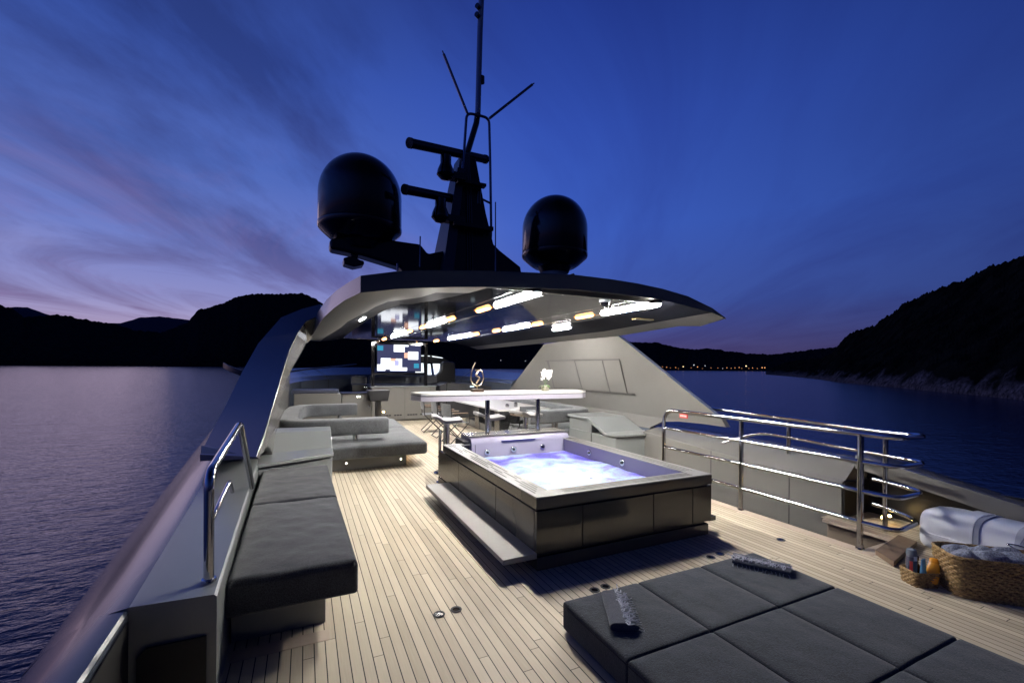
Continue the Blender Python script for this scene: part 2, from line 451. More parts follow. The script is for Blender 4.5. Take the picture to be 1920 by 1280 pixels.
hill('hill', [(0.9679, -0.0009),(0.9982, 0.0139),(1.0241, 0.019),(1.0574, 0.0219),(1.075, 0.0336),(1.0905, 0.0586),(1.0981, 0.067),(1.1337, 0.0806),(1.1754, 0.1162),(1.2142, 0.1361),(1.2385, 0.1433),(1.2729, 0.1633),(1.2892, 0.1662),(1.3049, 0.1737),(1.3441, 0.1873),(1.4084, 0.2071),(1.5226, 0.2134),(1.6612, 0.2005)],
     [((0.9679, -0.0009)[0], 900), ((1.0243, -0.0065)[0], 620), ((1.0816, -0.0174)[0], 400), ((1.1344, -0.019)[0], 330), ((1.2025, -0.0233)[0], 265), ((1.3059, -0.0269)[0], 205), ((1.5235, -0.0219)[0], 190)], 1.75, HM, .0011, 60, 3.2, .10, 21, rough=5.)

b = MB(); b.lathe([(0,-.9),(.63,-.63),(.9,0),(.63,.63),(0,.9)], (0,0,0), 8)
lamps = []
for i, (az, tn, s, w) in enumerate([(0.7731, 0.00405, 0.8, 1), (0.7818, 0.00296, 1, 1), (0.7894, 0.00188, 0.7, 1), (0.8001, 0.00253, 0.9, 1), (0.8150, 0.00435, 1.1, 0), (0.8308, 0.00221, 0.6, 1), (0.8360, 0.00788, 1.1, 2), (0.8432, 0.00399, 1.2, 1), (0.8576, 0.00688, 0.8, 2), (0.8688, 0.00251, 0.7, 1), (0.8819, 0.00261, 0.6, 1), (0.8987, 0.00274, 0.9, 1), (0.9065, 0.00226, 0.7, 1), (0.9133, 0.00285, 0.8, 1), (0.9210, 0.00346, 1.0, 1), (0.9334, 0.00624, 1.3, 0), (0.9382, 0.00197, 0.7, 1), (0.9447, 0.00310, 0.8, 1), (0.9614, 0.00322, 1.3, 1), (0.9660, 0.00326, 1.2, 1), (0.7688, 0.00171, 0.6, 2), (0.8055, 0.00086, 0.6, 1), (0.8525, 0.00126, 0.5, 1), (0.8908, 0.00158, 0.6, 2), (0.9258, 0.00187, 0.6, 1), (0.9531, 0.00210, 0.6, 1), (0.4162, 0.01588, 0.8, 2), (0.4723, 0.01512, 0.8, 2)]):
    lamps.append((2650*math.sin(az), 2650*math.cos(az), 1.7+2650*tn, s, w))
LIT = [emis('town_lamp_gold', (1., .72, .36), 3.2), emis('town_lamp_amber', (1., .42, .16), 1.6), emis('town_lamp_white', (.85, .9, 1.), 1.8)]
protos = {}
for x, y, z, s, w in lamps:
    if w not in protos:
        o = b.obj('town_light', LIT[w]); protos[w] = o
    else:
        o = protos[w].copy(); COL.objects.link(o)
    o.location = (x, y, z); o.scale = (2.4*s,)*3
    tag(o, 'tiny glowing light of the far town under the dark hills', 'light', 'town lights along the far shore')

# ------------------------------------------------------------------ decks and bulwarks
b = MB()
def quad(x0, x1, y0, y1, z=0.): b.add([(x0,y0,z),(x1,y0,z),(x1,y1,z),(x0,y1,z)], [(0,1,2,3)])
quad(-.85, 4.70, -3, 16.5); quad(4.70, 6.4, -3, 2.33); quad(5.42, 6.4, 2.33, 3.05); quad(4.70, 6.2, 5.65, 16.5)
struct(b.obj('teak_deck', TEAK))
b = MB(); b.box(-.38, .155, 2.94, 3.06, -.03, .003); struct(b.obj('deck_margin', TEAKM, bevel=.003))
b = MB(); b.box(4.70, 4.83, 2.21, 5.65, -.03, .004); b.box(4.83, 5.5, 2.21, 2.33, -.03, .004); b.box(5.36, 5.47, 2.33, 3.0, -.03, .004)
struct(b.obj('deck_margin', TEAKM, bevel=.003))
b = MB(); b.box(4.80, 4.83, 2.33, 5.65, -1.5, -.031); b.box(4.83, 5.6, 2.30, 2.33, -1.5, -.031); b.box(4.83, 5.7, 5.65, 5.68, -1.5, -.031)
for k in range(5): b.box(4.83, 5.63, 3.1+.3*k, 3.4+.3*k, -1.5, -.85+.13*k)
b.box(4.83, 5.63, 2.33, 3.1, -1.5, -.98)
b.box(5.42, 5.63, 2.33, 2.98, -.5, -.031)
struct(b.obj('stairwell', TAN, bevel=.004))

def bow(y):  # half-breadth of the hull outside line, measured from the centre plane x = 2.76
    return 2.76+.92+.083*min(y, 12) if y <= 12 else (2.76+1.916)*max(.02, 1-((y-12)/24)**2)
w = thing('bulwark', 'glossy grey-blue rounded bulwark and hull side along the left edge of the deck', 'bulwark', (-.8, 5, 0))
b = MB(); rings = []
for y in (2.6, 3.2, 4, 5, 6, 7.5, 9, 11, 13, 15, 17, 20, 24, 28, 33):
    xo = 2.76-bow(y); xi = lerp(-.39, -.49, min(1, (y-2.6)/3.2)) if y < 13 else xo+.85
    zt = .56+max(0, y-12)*.03
    rings.append([(xi,y,-.02),(xi,y,zt-.012),(xi-.012,y,zt),(lerp(xi,xo,.46),y,zt+.01),(lerp(xi,xo,.58),y,zt-.006),(lerp(xi,xo,.72),y,zt-.05),(lerp(xi,xo,.85),y,zt-.12),(lerp(xi,xo,.94),y,zt-.20),(xo,y,zt-.32),(xo-.01,y,zt-.5),(xo+.05,y,-1.6),(xo+.35,y,-4.4),(xo+.9,y,-8)])
b.loft(rings, closed=True, cap=True)
for i_ in range(len(rings)-1):
    for q_ in (0, 1, 2): b.m[i_*13+q_] = 1  # paler paint on the inner top: light falling there put into the colour
b.m[-2] = b.m[-1] = 1
b.obj('hull_side', [HULL, PAINT2], w, smooth=True, sharp=28)
b = MB(); rings = []
for y in (-5, -2, 0, 1.3, 2.1, 2.6):
    xo = 2.76-bow(y); xi = lerp(-.735, -.60, (2.6-y)/4.6); zt = .56
    rings.append([(xi,y,-.02),(xi,y,zt-.012),(xi-.012,y,zt),(lerp(xi,xo,.06),y,zt),(lerp(xi,xo,.26),y,zt-.006),(lerp(xi,xo,.48),y,zt-.05),(lerp(xi,xo,.72),y,zt-.12),(lerp(xi,xo,.88),y,zt-.20),(xo,y,zt-.32),(xo-.01,y,zt-.5),(xo+.05,y,-1.6),(xo+.35,y,-4.4),(xo+.9,y,-8)])
b.loft(rings, closed=True, cap=True)
b.obj('hull_quarter', HULL, w, smooth=True, sharp=28)
b = MB(); b.prism([(-.70,2.592,.005),(-.43,2.592,.005),(-.43,2.592,.37),(-.665,2.592,.37),(-.70,2.592,.33)], (0,-.012,0))
b.obj('recess_panel', BLACK, w)
b = MB(); b.hexa([(-.729,2.57,.005),(-.726,2.57,.005),(-.59,-1,.005),(-.593,-1,.005),(-.729,2.57,.52),(-.726,2.57,.52),(-.59,-1,.52),(-.593,-1,.52)]); b.obj('recess_panel', BLACK, w)
b = MB(); b.tube([(-.93,3.55,.515),(-.905,3.68,.520)], .016, 8, sq=.5); b.obj('cleat', BLACKS, w)

w2 = thing('bulwark', 'pale grey bulwark and stairwell wall on the right behind the steel railing', 'bulwark', (6.2, 4, 0))
b = MB(); rings = []
for y, ze in ((2.95,.405),(3.5,.415),(4.2,.43),(5,.475),(5.8,.53),(6.25,.55)):
    xo = 2.76+bow(y)
    rings.append([(5.64,y,-1.5),(5.64,y,ze-.012),(5.655,y,ze),(5.72,y,ze+.015),(5.95,y,.605),(6.02,y,.62),(xo-.45,y,.62),(xo-.2,y,.54),(xo,y,.3),(xo,y,-.5),(xo-.35,y,-4.4),(xo-.9,y,-8),(5.9,y,-8)])
b.loft(rings); b.obj('stair_side_wall', PAINT, w2, smooth=True, sharp=25)
for y, z in ((3.55,.40),(4.75,.45)):
    b = MB(); b.box(5.6365, 5.642, y, y+.009, -.6, z); b.obj('joint', BLACK, w2)
b = MB(); rings = []
for y in (6.25, 8, 10, 12, 14, 17, 20, 24, 28, 33):
    xo = 2.76+bow(y); xi = 5.86 if y < 14.5 else xo-.85; zt = .58+max(0, y-12)*.03
    rings.append([(xi,y,-.02),(xi,y,zt),(xo-.45,y,zt+.02),(xo-.2,y,zt-.06),(xo,y,zt-.3),(xo,y,-.5),(xo-.35,y,-4.4),(xo-.9,y,-8),(xi,y,-8)])
b.loft(rings); b.obj('hull_side', HULL, w2, smooth=True, sharp=25)
b = MB(); rings = []
for y, zt in ((2.94,.70),(2.3,.60),(1.6,.478),(.6,.30),(-1,.24),(-4,.24)):
    xo = 2.76+bow(y)
    rings.append([(5.9,y,zt-.155),(5.9,y,zt-.006),(5.91,y,zt),(xo-.35,y,zt-.02),(xo-.1,y,zt-.12),(xo,y,zt-.35),(xo,y,-1),(xo-.9,y,-8),(6.22,y,-8),(6.22,y,zt-.155)])
b.loft(rings); b.obj('cap_rail', PAINT, w2, smooth=True, sharp=25)
b = MB(); b.box(6.16, 6.20, -4, 2.94, 0., .5); b.box(5.66, 6.2, 2.925, 2.945, 0, .40)
b.obj('recess_lining', BLACKS, w2)

# ------------------------------------------------------------------ port bench, cabinet
t = thing('bench', 'long charcoal padded bench against the bulwark at the lower left', 'bench', (-.1, 4.4, 0))
b = MB(); b.box(-.40, .135, 3.15, 5.9, 0, .245); b.obj('base', PAINT2, t, bevel=.006)
def cushion(x0, x1, y0, y1, z0, z1, nx=10, ny=12, puff=.012, skew=0., crown=.0, seed=0, wr=.0, r=.03):
    """box cushion with rounded edges and a slightly puffed, uneven top"""
    b = MB(); vs = {}
    def put(i, j, k):
        u, v = i/nx, j/ny
        x = lerp(x0, x1, u)+skew*v; y = lerp(y0, y1, v); z = lerp(z0, z1, k/2)
        e = min(u, 1-u)*(x1-x0); f = min(v, 1-v)*(y1-y0)
        if k == 2:
            z += puff*min(1, e/.12)*min(1, f/.12)-.0
            z += wr*(noise.noise(Vector((x*5, y*5, seed)))+.5*noise.noise(Vector((x*13+y*4, y*9, seed)))+.22*noise.noise(Vector((x*34, y*16+x*9, seed))))*min(1, e/.07)
            d = max(0, r-min(e, f)); z -= d*d/r*.55
        q = (i, j, k)
        if q not in vs: vs[q] = len(b.v); b.v.append((x, y, z))
        return vs[q]
    xs = [0]+list(range(1, nx))+[nx]
    def face(*q): b.f.append(tuple(put(*p) for p in q)); b.m.append(0)
    for i in range(nx):
        for j in range(ny):
            face((i,j,2),(i+1,j,2),(i+1,j+1,2),(i,j+1,2)); face((i,j,0),(i,j+1,0),(i+1,j+1,0),(i+1,j,0))
    for k in (0, 1):
        for i in range(nx):
            face((i,0,k),(i+1,0,k),(i+1,0,k+1),(i,0,k+1)); face((i,ny,k),(i,ny,k+1),(i+1,ny,k+1),(i+1,ny,k))
        for j in range(ny):
            face((0,j,k),(0,j,k+1),(0,j+1,k+1),(0,j+1,k)); face((nx,j,k),(nx,j+1,k),(nx,j+1,k+1),(nx,j,k+1))
    return b
cushion(-.40, .318, 2.94, 4.49, .25, .462, 30, 56, skew=-.03, wr=.009).obj('cushion', BENCHF, t, bevel=.028, seg=4)
cushion(-.43, .290, 4.505, 5.98, .25, .462, 30, 56, skew=-.02, wr=.009, seed=4).obj('cushion', BENCHF, t, bevel=.028, seg=4)

t = thing('storage_cabinet', 'pale grey moulded cabinet with sloping lid between bench and sofa', 'cabinet', (0, 6.7, 0))
b = MB(); b.hexa([(-.5,5.85,0),(.335,6.24,0),(.40,7.52,0),(-.6,7.52,0),(-.5,5.85,.50),(.335,6.24,.50),(.385,7.52,.50),(-.6,7.52,.50)])
b.obj('body', PAINT2, t, bevel=.02, seg=3)
b = MB()
L_ = [(-.49,5.80,.515),(-.49,5.80,.56),(-.52,6.42,.575),(-.56,7.10,.748),(-.58,7.54,.755),(-.58,7.54,.515)]
R_ = [(.345,6.19,.515),(.345,6.19,.56),(.352,6.55,.575),(.36,7.12,.735),(.37,7.54,.745),(.37,7.54,.515)]
b.loft([L_, R_]); b.obj('lid', PAINT2, t, bevel=.012, seg=3, ang=8)

# ------------------------------------------------------------------ port sofa (U-shaped)
t = thing('corner_sofa', 'grey U-shaped lounge sofa on a low plinth beside the left arch', 'sofa', (.9, 9.2, 0))
b = MB(); b.box(.1, 1.60, 7.62, 10.9, 0, .195); b.obj('plinth', PAINT, t, bevel=.008)
cushion(.02, 1.93, 7.46, 9.38, .2, .425, 14, 12, skew=.02).obj('seat', SEAT, t, bevel=.05, seg=4)
cushion(.02, 1.96, 9.395, 11.1, .2, .425, 14, 12, skew=.06).obj('seat', SEAT, t, bevel=.05, seg=4)
b = MB()
def barc(path, hw, hz, zc, n=28):
    """upholstered bolster of rounded-rectangle section swept along a plan path"""
    P = [Vector((x, y, 0)) for x, y in path]; rings = []
    for i, p in enumerate(P):
        d = (P[min(i+1, len(P)-1)]-P[max(i-1, 0)]).normalized(); nn = Vector((-d.y, d.x, 0))
        ring = []
        for k in range(n):
            a = 2*math.pi*(k+.5)/n; c, s_ = math.cos(a), math.sin(a)
            f = lambda q: math.copysign(abs(q)**.27, q)
            sc_ = 1 if 0 < i < len(P)-1 else .93
            ring.append(p+nn*hw*f(c)*sc_+Vector((0, 0, zc+hz*f(s_)*sc_)))
        rings.append(ring)
    b.loft(rings)
pth = [(1.312,7.86),(1.295,7.86),(.9,7.86),(.4,7.86),(.05,7.88),(-.14,7.97),(-.24,8.2),(-.24,8.9),(-.22,9.9),(-.17,10.6),(-.02,10.92),(.25,11.02),(.7,11.02),(1.08,11.02),(1.12,11.02)]
barc(pth, .155, .135, .688); b.obj('backrest', SEAT, t, smooth=True, sharp=60)
for x, y, z in ((.785,7.87,.565),(.75,11.0,.565),(-.2,9.4,.565)):
    b = MB(); b.cyl((x,y,.40),(x,y,z+.01), .045, 18); b.obj('post', CHROME, t, smooth=True)
for x, y in ((.62,7.613),(1.50,7.613)):
    b = MB(); b.tube([(x,y+.004,.12),(x,y-.012,.12)], .026, 14); f = b.obj('courtesy_light', CHROME, t, smooth=True)
    b = MB(); b.tube([(x,y-.0125,.12),(x,y-.0145,.12)], .011, 10); b.obj('lens', LAMPW, f)
b = MB(); b.tube([(1.70,8.0,.185),(1.70,8.4,.185)], .012, 8); b.obj('glow_strip', emis('under_seat_amber', (1., .58, .14), 9.), t)

# ------------------------------------------------------------------ hot tub
t = thing('hot_tub', 'rectangular bronze-panelled hot tub full of glowing blue and violet foaming water', 'hot tub', (2.77, 4.6, 0))
X0, X1, Y0, Y1 = 1.745, 3.80, 3.19, 5.92
b = MB(); b.box(X0+.02, X1-.02, Y0+.02, 6.22, .0, .11); b.obj('plinth', BRONZE, t, bevel=.006)
b = MB(); b.box(X0+.05, X1-.05, Y0+.05, Y1+.25, .11, .42)
b.box(X0+.03, X1-.03, Y0+.03, Y0+.06, .4, .53); b.box(X0+.03, X0+.06, Y0+.03, Y1, .4, .53); b.box(X1-.06, X1-.03, Y0+.03, Y1, .4, .53)
b.obj('carcass', BLACK, t)
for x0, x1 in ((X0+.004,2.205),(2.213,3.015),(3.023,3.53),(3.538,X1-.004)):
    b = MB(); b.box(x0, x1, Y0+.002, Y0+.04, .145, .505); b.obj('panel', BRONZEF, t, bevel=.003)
for y0, y1 in ((Y0+.044,4.045),(4.053,5.235),(5.243,6.15)):
    b = MB(); b.box(X0+.002, X0+.04, y0, y1, .145, .505); b.obj('panel', BRONZE, t, bevel=.003)
    b = MB(); b.box(X1-.04, X1-.002, y0, y1, .145, .505); b.obj('panel', BRONZE, t, bevel=.003)
WI = .20
b = MB()
for p in ((X0,X1,Y0,Y0+.05),(X0,X0+.05,Y0+.05,Y1),(X1-.05,X1,Y0+.05,Y1)): b.box(*p, .522, .612)
b.obj('lip', LIP, t, bevel=.003)
b = MB()
b.box(X0, X1, Y0, Y0+.17, .613, .624); b.box(X0, X0+WI, Y0+.172, Y1, .613, .624); b.box(X1-WI, X1, Y0+.172, Y1, .613, .624)
b.box(X0+WI, X0+.42, Y1-.16, Y1, .613, .624)
b.mi(1)
for yy in (Y0+.05, Y0+.085, Y0+.12): b.box(X0+.3, X1-.22, yy, yy+.011, .6245, .6262)
for xx in (X1-.16, X1-.115, X1-.07): b.box(xx, xx+.011, Y0+.2, Y1-.05, .6245, .6262)
random.seed(3)
for k in range(4):
    y = Y0+.12+.05*k
    while y < Y1-.12:
        l = random.choice((.16,.3,.42,.55)); b.box(X0+.045+.034*k, X0+.058+.034*k, y, min(y+l, Y1-.1), .6245, .6262); y += l+random.choice((.1,.16,.3))
for k in range(4): b.box(X0+.22+.05*k, X0+.23+.05*k, Y1-.11, Y1-.05, .6245, .6262)
b.obj('rim', [RIM, BLACK], t, bevel=.0015)
b = MB(); xa, xb_, ya, yb = X0+WI, X1-WI, Y0+.17, 5.80
b.box(xa, xb_, ya-.01, yb, .0+.12, .16)
b.box(xa-.02, xa, ya, yb, .15, .612); b.box(xb_, xb_+.02, ya, yb, .15, .612); b.box(xa, xb_, ya-.02, ya, .15, .612)
b.obj('shell', SHELL, t)
b = MB(); n_, m_ = 60, 76
for j in range(m_+1):
    for i in range(n_+1):
        x, y = lerp(xa+.001, xb_-.001, i/n_), lerp(ya+.001, 5.78, j/m_)
        r_ = math.hypot((x-2.75)*.9, (y-4.3)*.65)
        z = .435+.045*noise.fractal(Vector((x*3.2, y*3.2, 2)), 1., 2., 4)*max(.25, 1.2-r_)+.02*max(0, 1-r_)
        b.v.append((x, y, z))
for j in range(m_):
    for i in range(n_):
        q = j*(n_+1)+i; b.f.append((q, q+1, q+n_+2, q+n_+1)); b.m.append(0)
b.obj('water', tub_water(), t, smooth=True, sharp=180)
# headrest wall that carries the bar
b = MB()
b.loft([[(x,5.70,.16),(x,5.735,.62),(x,5.755,.675),(x,5.785,.70),(x,6.2,.715),(x,6.2,.13)] for x in (2.10, 3.70)])
f = b.obj('headrest_wall', TUBW, t, bevel=.012, seg=3)
for p_ in ((2.02,2.097,.66),(3.703,3.75,.62)):
    b = MB(); b.box(p_[0], p_[1], 5.80, 6.21, .13, p_[2]); b.obj('side_cheek', BLACKS, t, bevel=.004)
b = MB(); b.box(2.095, 3.705, 5.85, 6.205, .717, .727); b.obj('headrest_top', PAINT, t, bevel=.004)
b = MB(); b.box(2.56, 3.10, 5.722, 5.75, .635, .655); b.obj('overflow_slot', mat('dark_blue_slot', (.02,.02,.12), .3), f)
for x in (2.155, 3.645):
    b = MB(); b.hexa([(x-.003,5.697,.16),(x+.003,5.697,.16),(x+.003,5.72,.16),(x-.003,5.72,.16),(x-.003,5.732,.62),(x+.003,5.732,.62),(x+.003,5.75,.62),(x-.003,5.75,.62)]); b.obj('joint', BLACK, f)
def jet(c, d):
    c, d = Vector(c), Vector(d)
    b = MB(); b.tube([c, c+d*.014], .042, 18); o = b.obj('jet', CHROME, t, bevel=.005, seg=2)
    b = MB(); b.tube([c+d*.014, c+d*.026], .018, 12); b.obj('nozzle', BLACKG, o)
for x, z in ((2.33,.505),(2.74,.52),(3.22,.52)): jet((x,5.722,z), (0,-1,.05))
for y, z in ((5.05,.525),(4.35,.525)): jet((xb_-.001,y,z), (-1,0,0))
b = MB(); b.box(1.435, 1.742, 3.17, 5.62, .125, .17); st_ = b.obj('step', STEPM, t, bevel=.004)
for y in (3.6, 4.4, 5.2):
    b = MB(); b.box(1.62, 1.76, y, y+.05, .05, .124); b.obj('bracket', STEEL, st_)
b = MB(); b.box(3.803, 3.90, 3.22, 5.62, .125, .17); b.obj('step', BRONZE, t, bevel=.004)
b = MB(); b.tube([(1.80,6.26,0),(1.80,6.26,.02)], .05, 16); b.tube([(1.80,6.26,.01),(1.80,6.26,.78)], .021, 14); b.tube([(1.80,6.26,.38),(1.80,6.26,.40)], .032, 14)
tag(b.obj('standing_post', CHROME, None, smooth=True), 'thin chrome post standing on the deck at the back left corner of the hot tub', 'post')

# ------------------------------------------------------------------ bar counter and stools
t = thing('bar_counter', 'long white bar counter on two chrome posts behind the hot tub', 'bar counter', (2.85, 6.2, .72))
b = MB(); pl = [(1.40,6.42),(1.46,6.06),(1.6,5.995),(4.12,5.985),(4.27,6.12),(4.30,6.45),(4.1,6.56),(1.5,6.56)]
b.prism([(x,y,1.295) for x, y in pl], (0,0,.035)); b.obj('top', WHITE, t, bevel=.006)
b = MB(); b.prism([(x*.994+.0165,y*.99+.06,1.285) for x, y in pl], (0,0,.0095)); b.obj('shadow_line', BLACKS, t)
b = MB(); b.prism([(x,y,1.215) for x, y in pl], (0,0,.07)); b.obj('apron', WEDGE, t, bevel=.006)
for x in (2.45, 3.30):
    b = MB(); b.tube([(x,6.02,.72),(x,6.02,1.22)], .036, 20); b.obj('post', CHROME, t, smooth=True)

def stool():
    t = thing('bar_stool', '', 'bar stool', (0,0,0), 'bar stools behind the counter')
    b = MB(); rings = []
    for i in range(17):
        u = -1+2*i/16
        zz = .86+.075*(1/(1+math.exp(9*(u+.45))))+.03*max(0, u-.3)
        x = u*.235
        rings.append([(x,-.21,zz),(x,.21,zz),(x,.21,zz-.05),(x,-.21,zz-.05)])
    b.loft(rings); b.obj('seat', WHITE, t, bevel=.012, seg=3)
    b = MB(); b.tube([(0,0,.0),(0,0,.84)], .04, 18); b.tube([(0,0,.42),(0,0,.82)], .05, 18); b.lathe([(.0,.80),(.09,.82),(.10,.845),(0,.85)], (0,0,0), 18)
    b.obj('pedestal', CHROME, t, smooth=True)
    b = MB(); b.lathe([(.20,0),(.20,.012),(.06,.03),(0,.03)], (0,0,0), 28); b.obj('foot', CHROME, t, smooth=True)
    b = MB(); b.tube(fillet([(-.04,0,.30),(-.04,.17,.30),(.16,.17,.30),(.16,0,.30),(.04,0,.30)], .05), .011, 8); b.obj('footrest', CHROME, t, smooth=True)
    return t
s0 = stool()
for i, (x, y, a, lab) in enumerate(((2.07,6.83,-12,'white wavy-seated bar stool at the free left end of the counter'),(2.87,6.98,-8,'white wavy-seated bar stool standing between the two counter posts'),(3.62,7.05,10,'white wavy-seated bar stool behind the right-hand counter post'))):
    o = s0 if i == 0 else copy_tree(s0)
    o.location = (x, y, 0); o.rotation_euler.z = rad(a); o['label'] = lab

# ------------------------------------------------------------------ things on the bar
t = thing('sculpture', 'small bronze ring sculpture on a dark block on the white counter', 'sculpture', (2.36, 6.22, 1.33))
b = MB(); b.box(2.27, 2.45, 6.16, 6.28, 1.331, 1.372); b.obj('plinth_block', mat('dark_walnut', (.045,.028,.018), .4, var=.3), t, bevel=.004)
b = MB(); b.tube([(2.36,6.22,1.37),(2.36,6.22,1.43)], .008, 8)
ring = [(2.36+.095*math.cos(a), 6.22, 1.54+.125*math.sin(a)) for a in [rad(20)-rad(345)*k/40 for k in range(32)]]
b.tube([(2.36+.10*math.cos(rad(x)), 6.22, 1.55+.13*math.sin(rad(x))) for x in range(60, -200, -8)]+[(2.268,6.22,1.62),(2.29,6.22,1.70),(2.325,6.22,1.775)], .009, 8)
b.tube(fillet([(2.33,6.22,1.66),(2.39,6.23,1.66),(2.335,6.22,1.585),(2.40,6.22,1.54),(2.345,6.22,1.46)], .02), .014, 8)
b.obj('ring_figure', GOLD, t, smooth=True)
t = thing('orchid', 'white orchid in a small mossy glass pot at the right end of the counter', 'plant', (3.51, 6.16, 1.33))
b = MB(); b.lathe([(.045,0),(.062,.01),(.068,.05),(.06,.085),(.052,.085),(.05,.07),(0,.07)], (3.51,6.16,1.331), 24); b.obj('pot', POTG, t, smooth=True)
b = MB(); random.seed(5)
for a in range(7):
    an = a*math.pi*2/7+.3; l = random.uniform(.09,.13)
    rg = []
    for k in range(6):
        u = k/5; r_ = l*u; wd = .022*math.sin(math.pi*min(.97, u*.85+.12))
        c = Vector((3.51+math.cos(an)*r_, 6.16+math.sin(an)*r_, 1.41+.07*u-.10*u*u)); s_ = Vector((-math.sin(an), math.cos(an), .25))*wd
        rg.append([c-s_, c+s_])
    b.loft(rg, closed=False)
b.obj('leaves', LEAF, t, smooth=True)
b = MB(); stems = []
for dx in (-.045, .05):
    pth = fillet([(3.51,6.16,1.41),(3.51+dx*.6,6.16,1.52),(3.51+dx,6.15,1.60),(3.51+dx*1.1,6.13,1.655)], .06); b.tube(pth, .004, 6); stems.append(pth)
b.obj('stems', LEAF, t, smooth=True)
b = MB(); random.seed(8)
for pth in stems:
    for k in range(13):
        c = Vector(pth[min(len(pth)-1, int(len(pth)*(.42+.6*k/13)))])+Vector((random.uniform(-.035,.035), random.uniform(-.04,.02), random.uniform(-.02,.02)))
        d = Vector((random.uniform(-.5,.5), -1, random.uniform(-.2,.4))).normalized(); u = d.cross(Vector((0,0,1))).normalized(); w_ = u.cross(d)
        for q in range(5):
            an = q*2*math.pi/5+random.random(); e = u*math.cos(an)+w_*math.sin(an); g = u*-math.sin(an)+w_*math.cos(an)
            b.add([c, c+e*.022+g*.017+d*.004, c+e*.042, c+e*.022-g*.017+d*.004], [(0,1,2,3)])
b.obj('blossom', PETAL, t)

# ------------------------------------------------------------------ dining group
t = thing('dining_table', 'long white dining table seen under the bar counter', 'table', (4.6, 10.5, 0))
b = MB(); b.box(3.90, 5.25, 8.95, 12.2, .715, .755); b.obj('tabletop', WHITE, t, bevel=.008)
for y in (9.8, 11.2):
    b = MB(); b.box(4.3, 4.8, y, y+.3, 0, .714); b.obj('leg', STEEL, t, bevel=.01)
for i, (x, y) in enumerate(((4.40,9.55),(4.60,9.50))):
    b = MB(); b.box(x-.035, x+.035, y-.035, y+.035, .756, .86 if i else .82); b.box(x-.025,x+.025,y-.025,y+.025,.86 if i else .82,.87 if i else .83)
    tag(b.obj('condiment_box', STEEL, None, bevel=.004), 'small square steel pot on the dining table, '+('the taller, right-hand one' if i else 'the lower, left-hand one'), 'pot')
def chair():
    t = thing('folding_chair', '', 'chair', (0,0,0), 'folding chairs at the dining table')
    for s in (-.24, .24):
        b = MB()
        b.tube([(s,-.24,.012),(s,.22,.46)], .011, 8); b.tube([(s,.24,.012),(s,-.22,.46)], .011, 8)
        b.tube([(s,-.22,.46),(s,-.25,.88)], .012, 8); b.tube([(s,-.24,.66),(s,.20,.66),(s,.22,.46)], .011, 8)
        b.obj('side_frame', BLACKS, t, smooth=True)
    b = MB(); b.tube([(-.24,-.24,.012),(.24,-.24,.012)], .011, 8); b.tube([(-.24,.24,.012),(.24,.24,.012)], .011, 8); b.obj('floor_bar', BLACKS, t, smooth=True)
    b = MB(); b.loft([[(x,-.23,z),(x,.23,z),(x,.23,z-.012),(x,-.23,z-.012)] for x, z in ((-.24,.47),(-.12,.45),(0,.445),(.12,.45),(.24,.47))]); b.obj('seat', SEAT, t, smooth=True)
    b = MB(); b.loft([[(x,y,.60),(x,y-.02,.88),(x,y-.032,.88),(x,y-.012,.60)] for x, y in ((-.245,-.235),(-.12,-.255),(0,-.262),(.12,-.255),(.245,-.235))]); b.obj('backrest', SEAT, t, smooth=True)
    for s in (-.24, .24):
        b = MB(); b.box(s-.022, s+.022, -.2, .18, .668, .685); b.obj('armrest', TEAKD, t, bevel=.004)
    return t
c0 = chair()
for i, (x, y, a, lab) in enumerate(((3.12,9.55,-82,'grey folding director chair nearest the hot tub, beside the first bar stool'),(3.1,10.45,-90,'grey folding director chair in the middle along the dining table'),(3.05,11.4,-96,'grey folding director chair farthest along the dining table, near the TV cabinet'),(4.35,8.55,3,'grey folding director chair at the near end of the dining table'))):
    o = c0 if i == 0 else copy_tree(c0)
    o.location = (x, y, 0); o.rotation_euler.z = rad(a); o['label'] = lab

t = thing('bench_sofa', 'grey sofa with thick bolster along the right arch behind the dining table', 'sofa', (5.3, 9.5, 0))
b = MB(); b.box(4.35, 5.8, 7.95, 12.4, 0, .19); b.obj('plinth', PAINT, t, bevel=.008)
cushion(4.1, 5.82, 7.85, 8.85, .2, .425, 12, 8).obj('seat', SEAT, t, bevel=.045, seg=4)
cushion(5.3, 5.82, 8.87, 12.4, .2, .425, 6, 16).obj('seat', SEAT, t, bevel=.045, seg=4)
b = MB(); barc([(4.16,8.0),(4.19,8.0),(4.6,8.0),(5.3,8.02),(5.55,8.12),(5.66,8.4),(5.66,9.5),(5.66,12.2),(5.66,12.3)], .155, .135, .688)
b.obj('backrest', SEAT, t, smooth=True, sharp=60)
for x in (4.72, 4.80):
    b = MB(); b.cyl((x,7.93,.40),(x,7.93,.58), .035, 16); b.obj('post', CHROME, t, smooth=True)

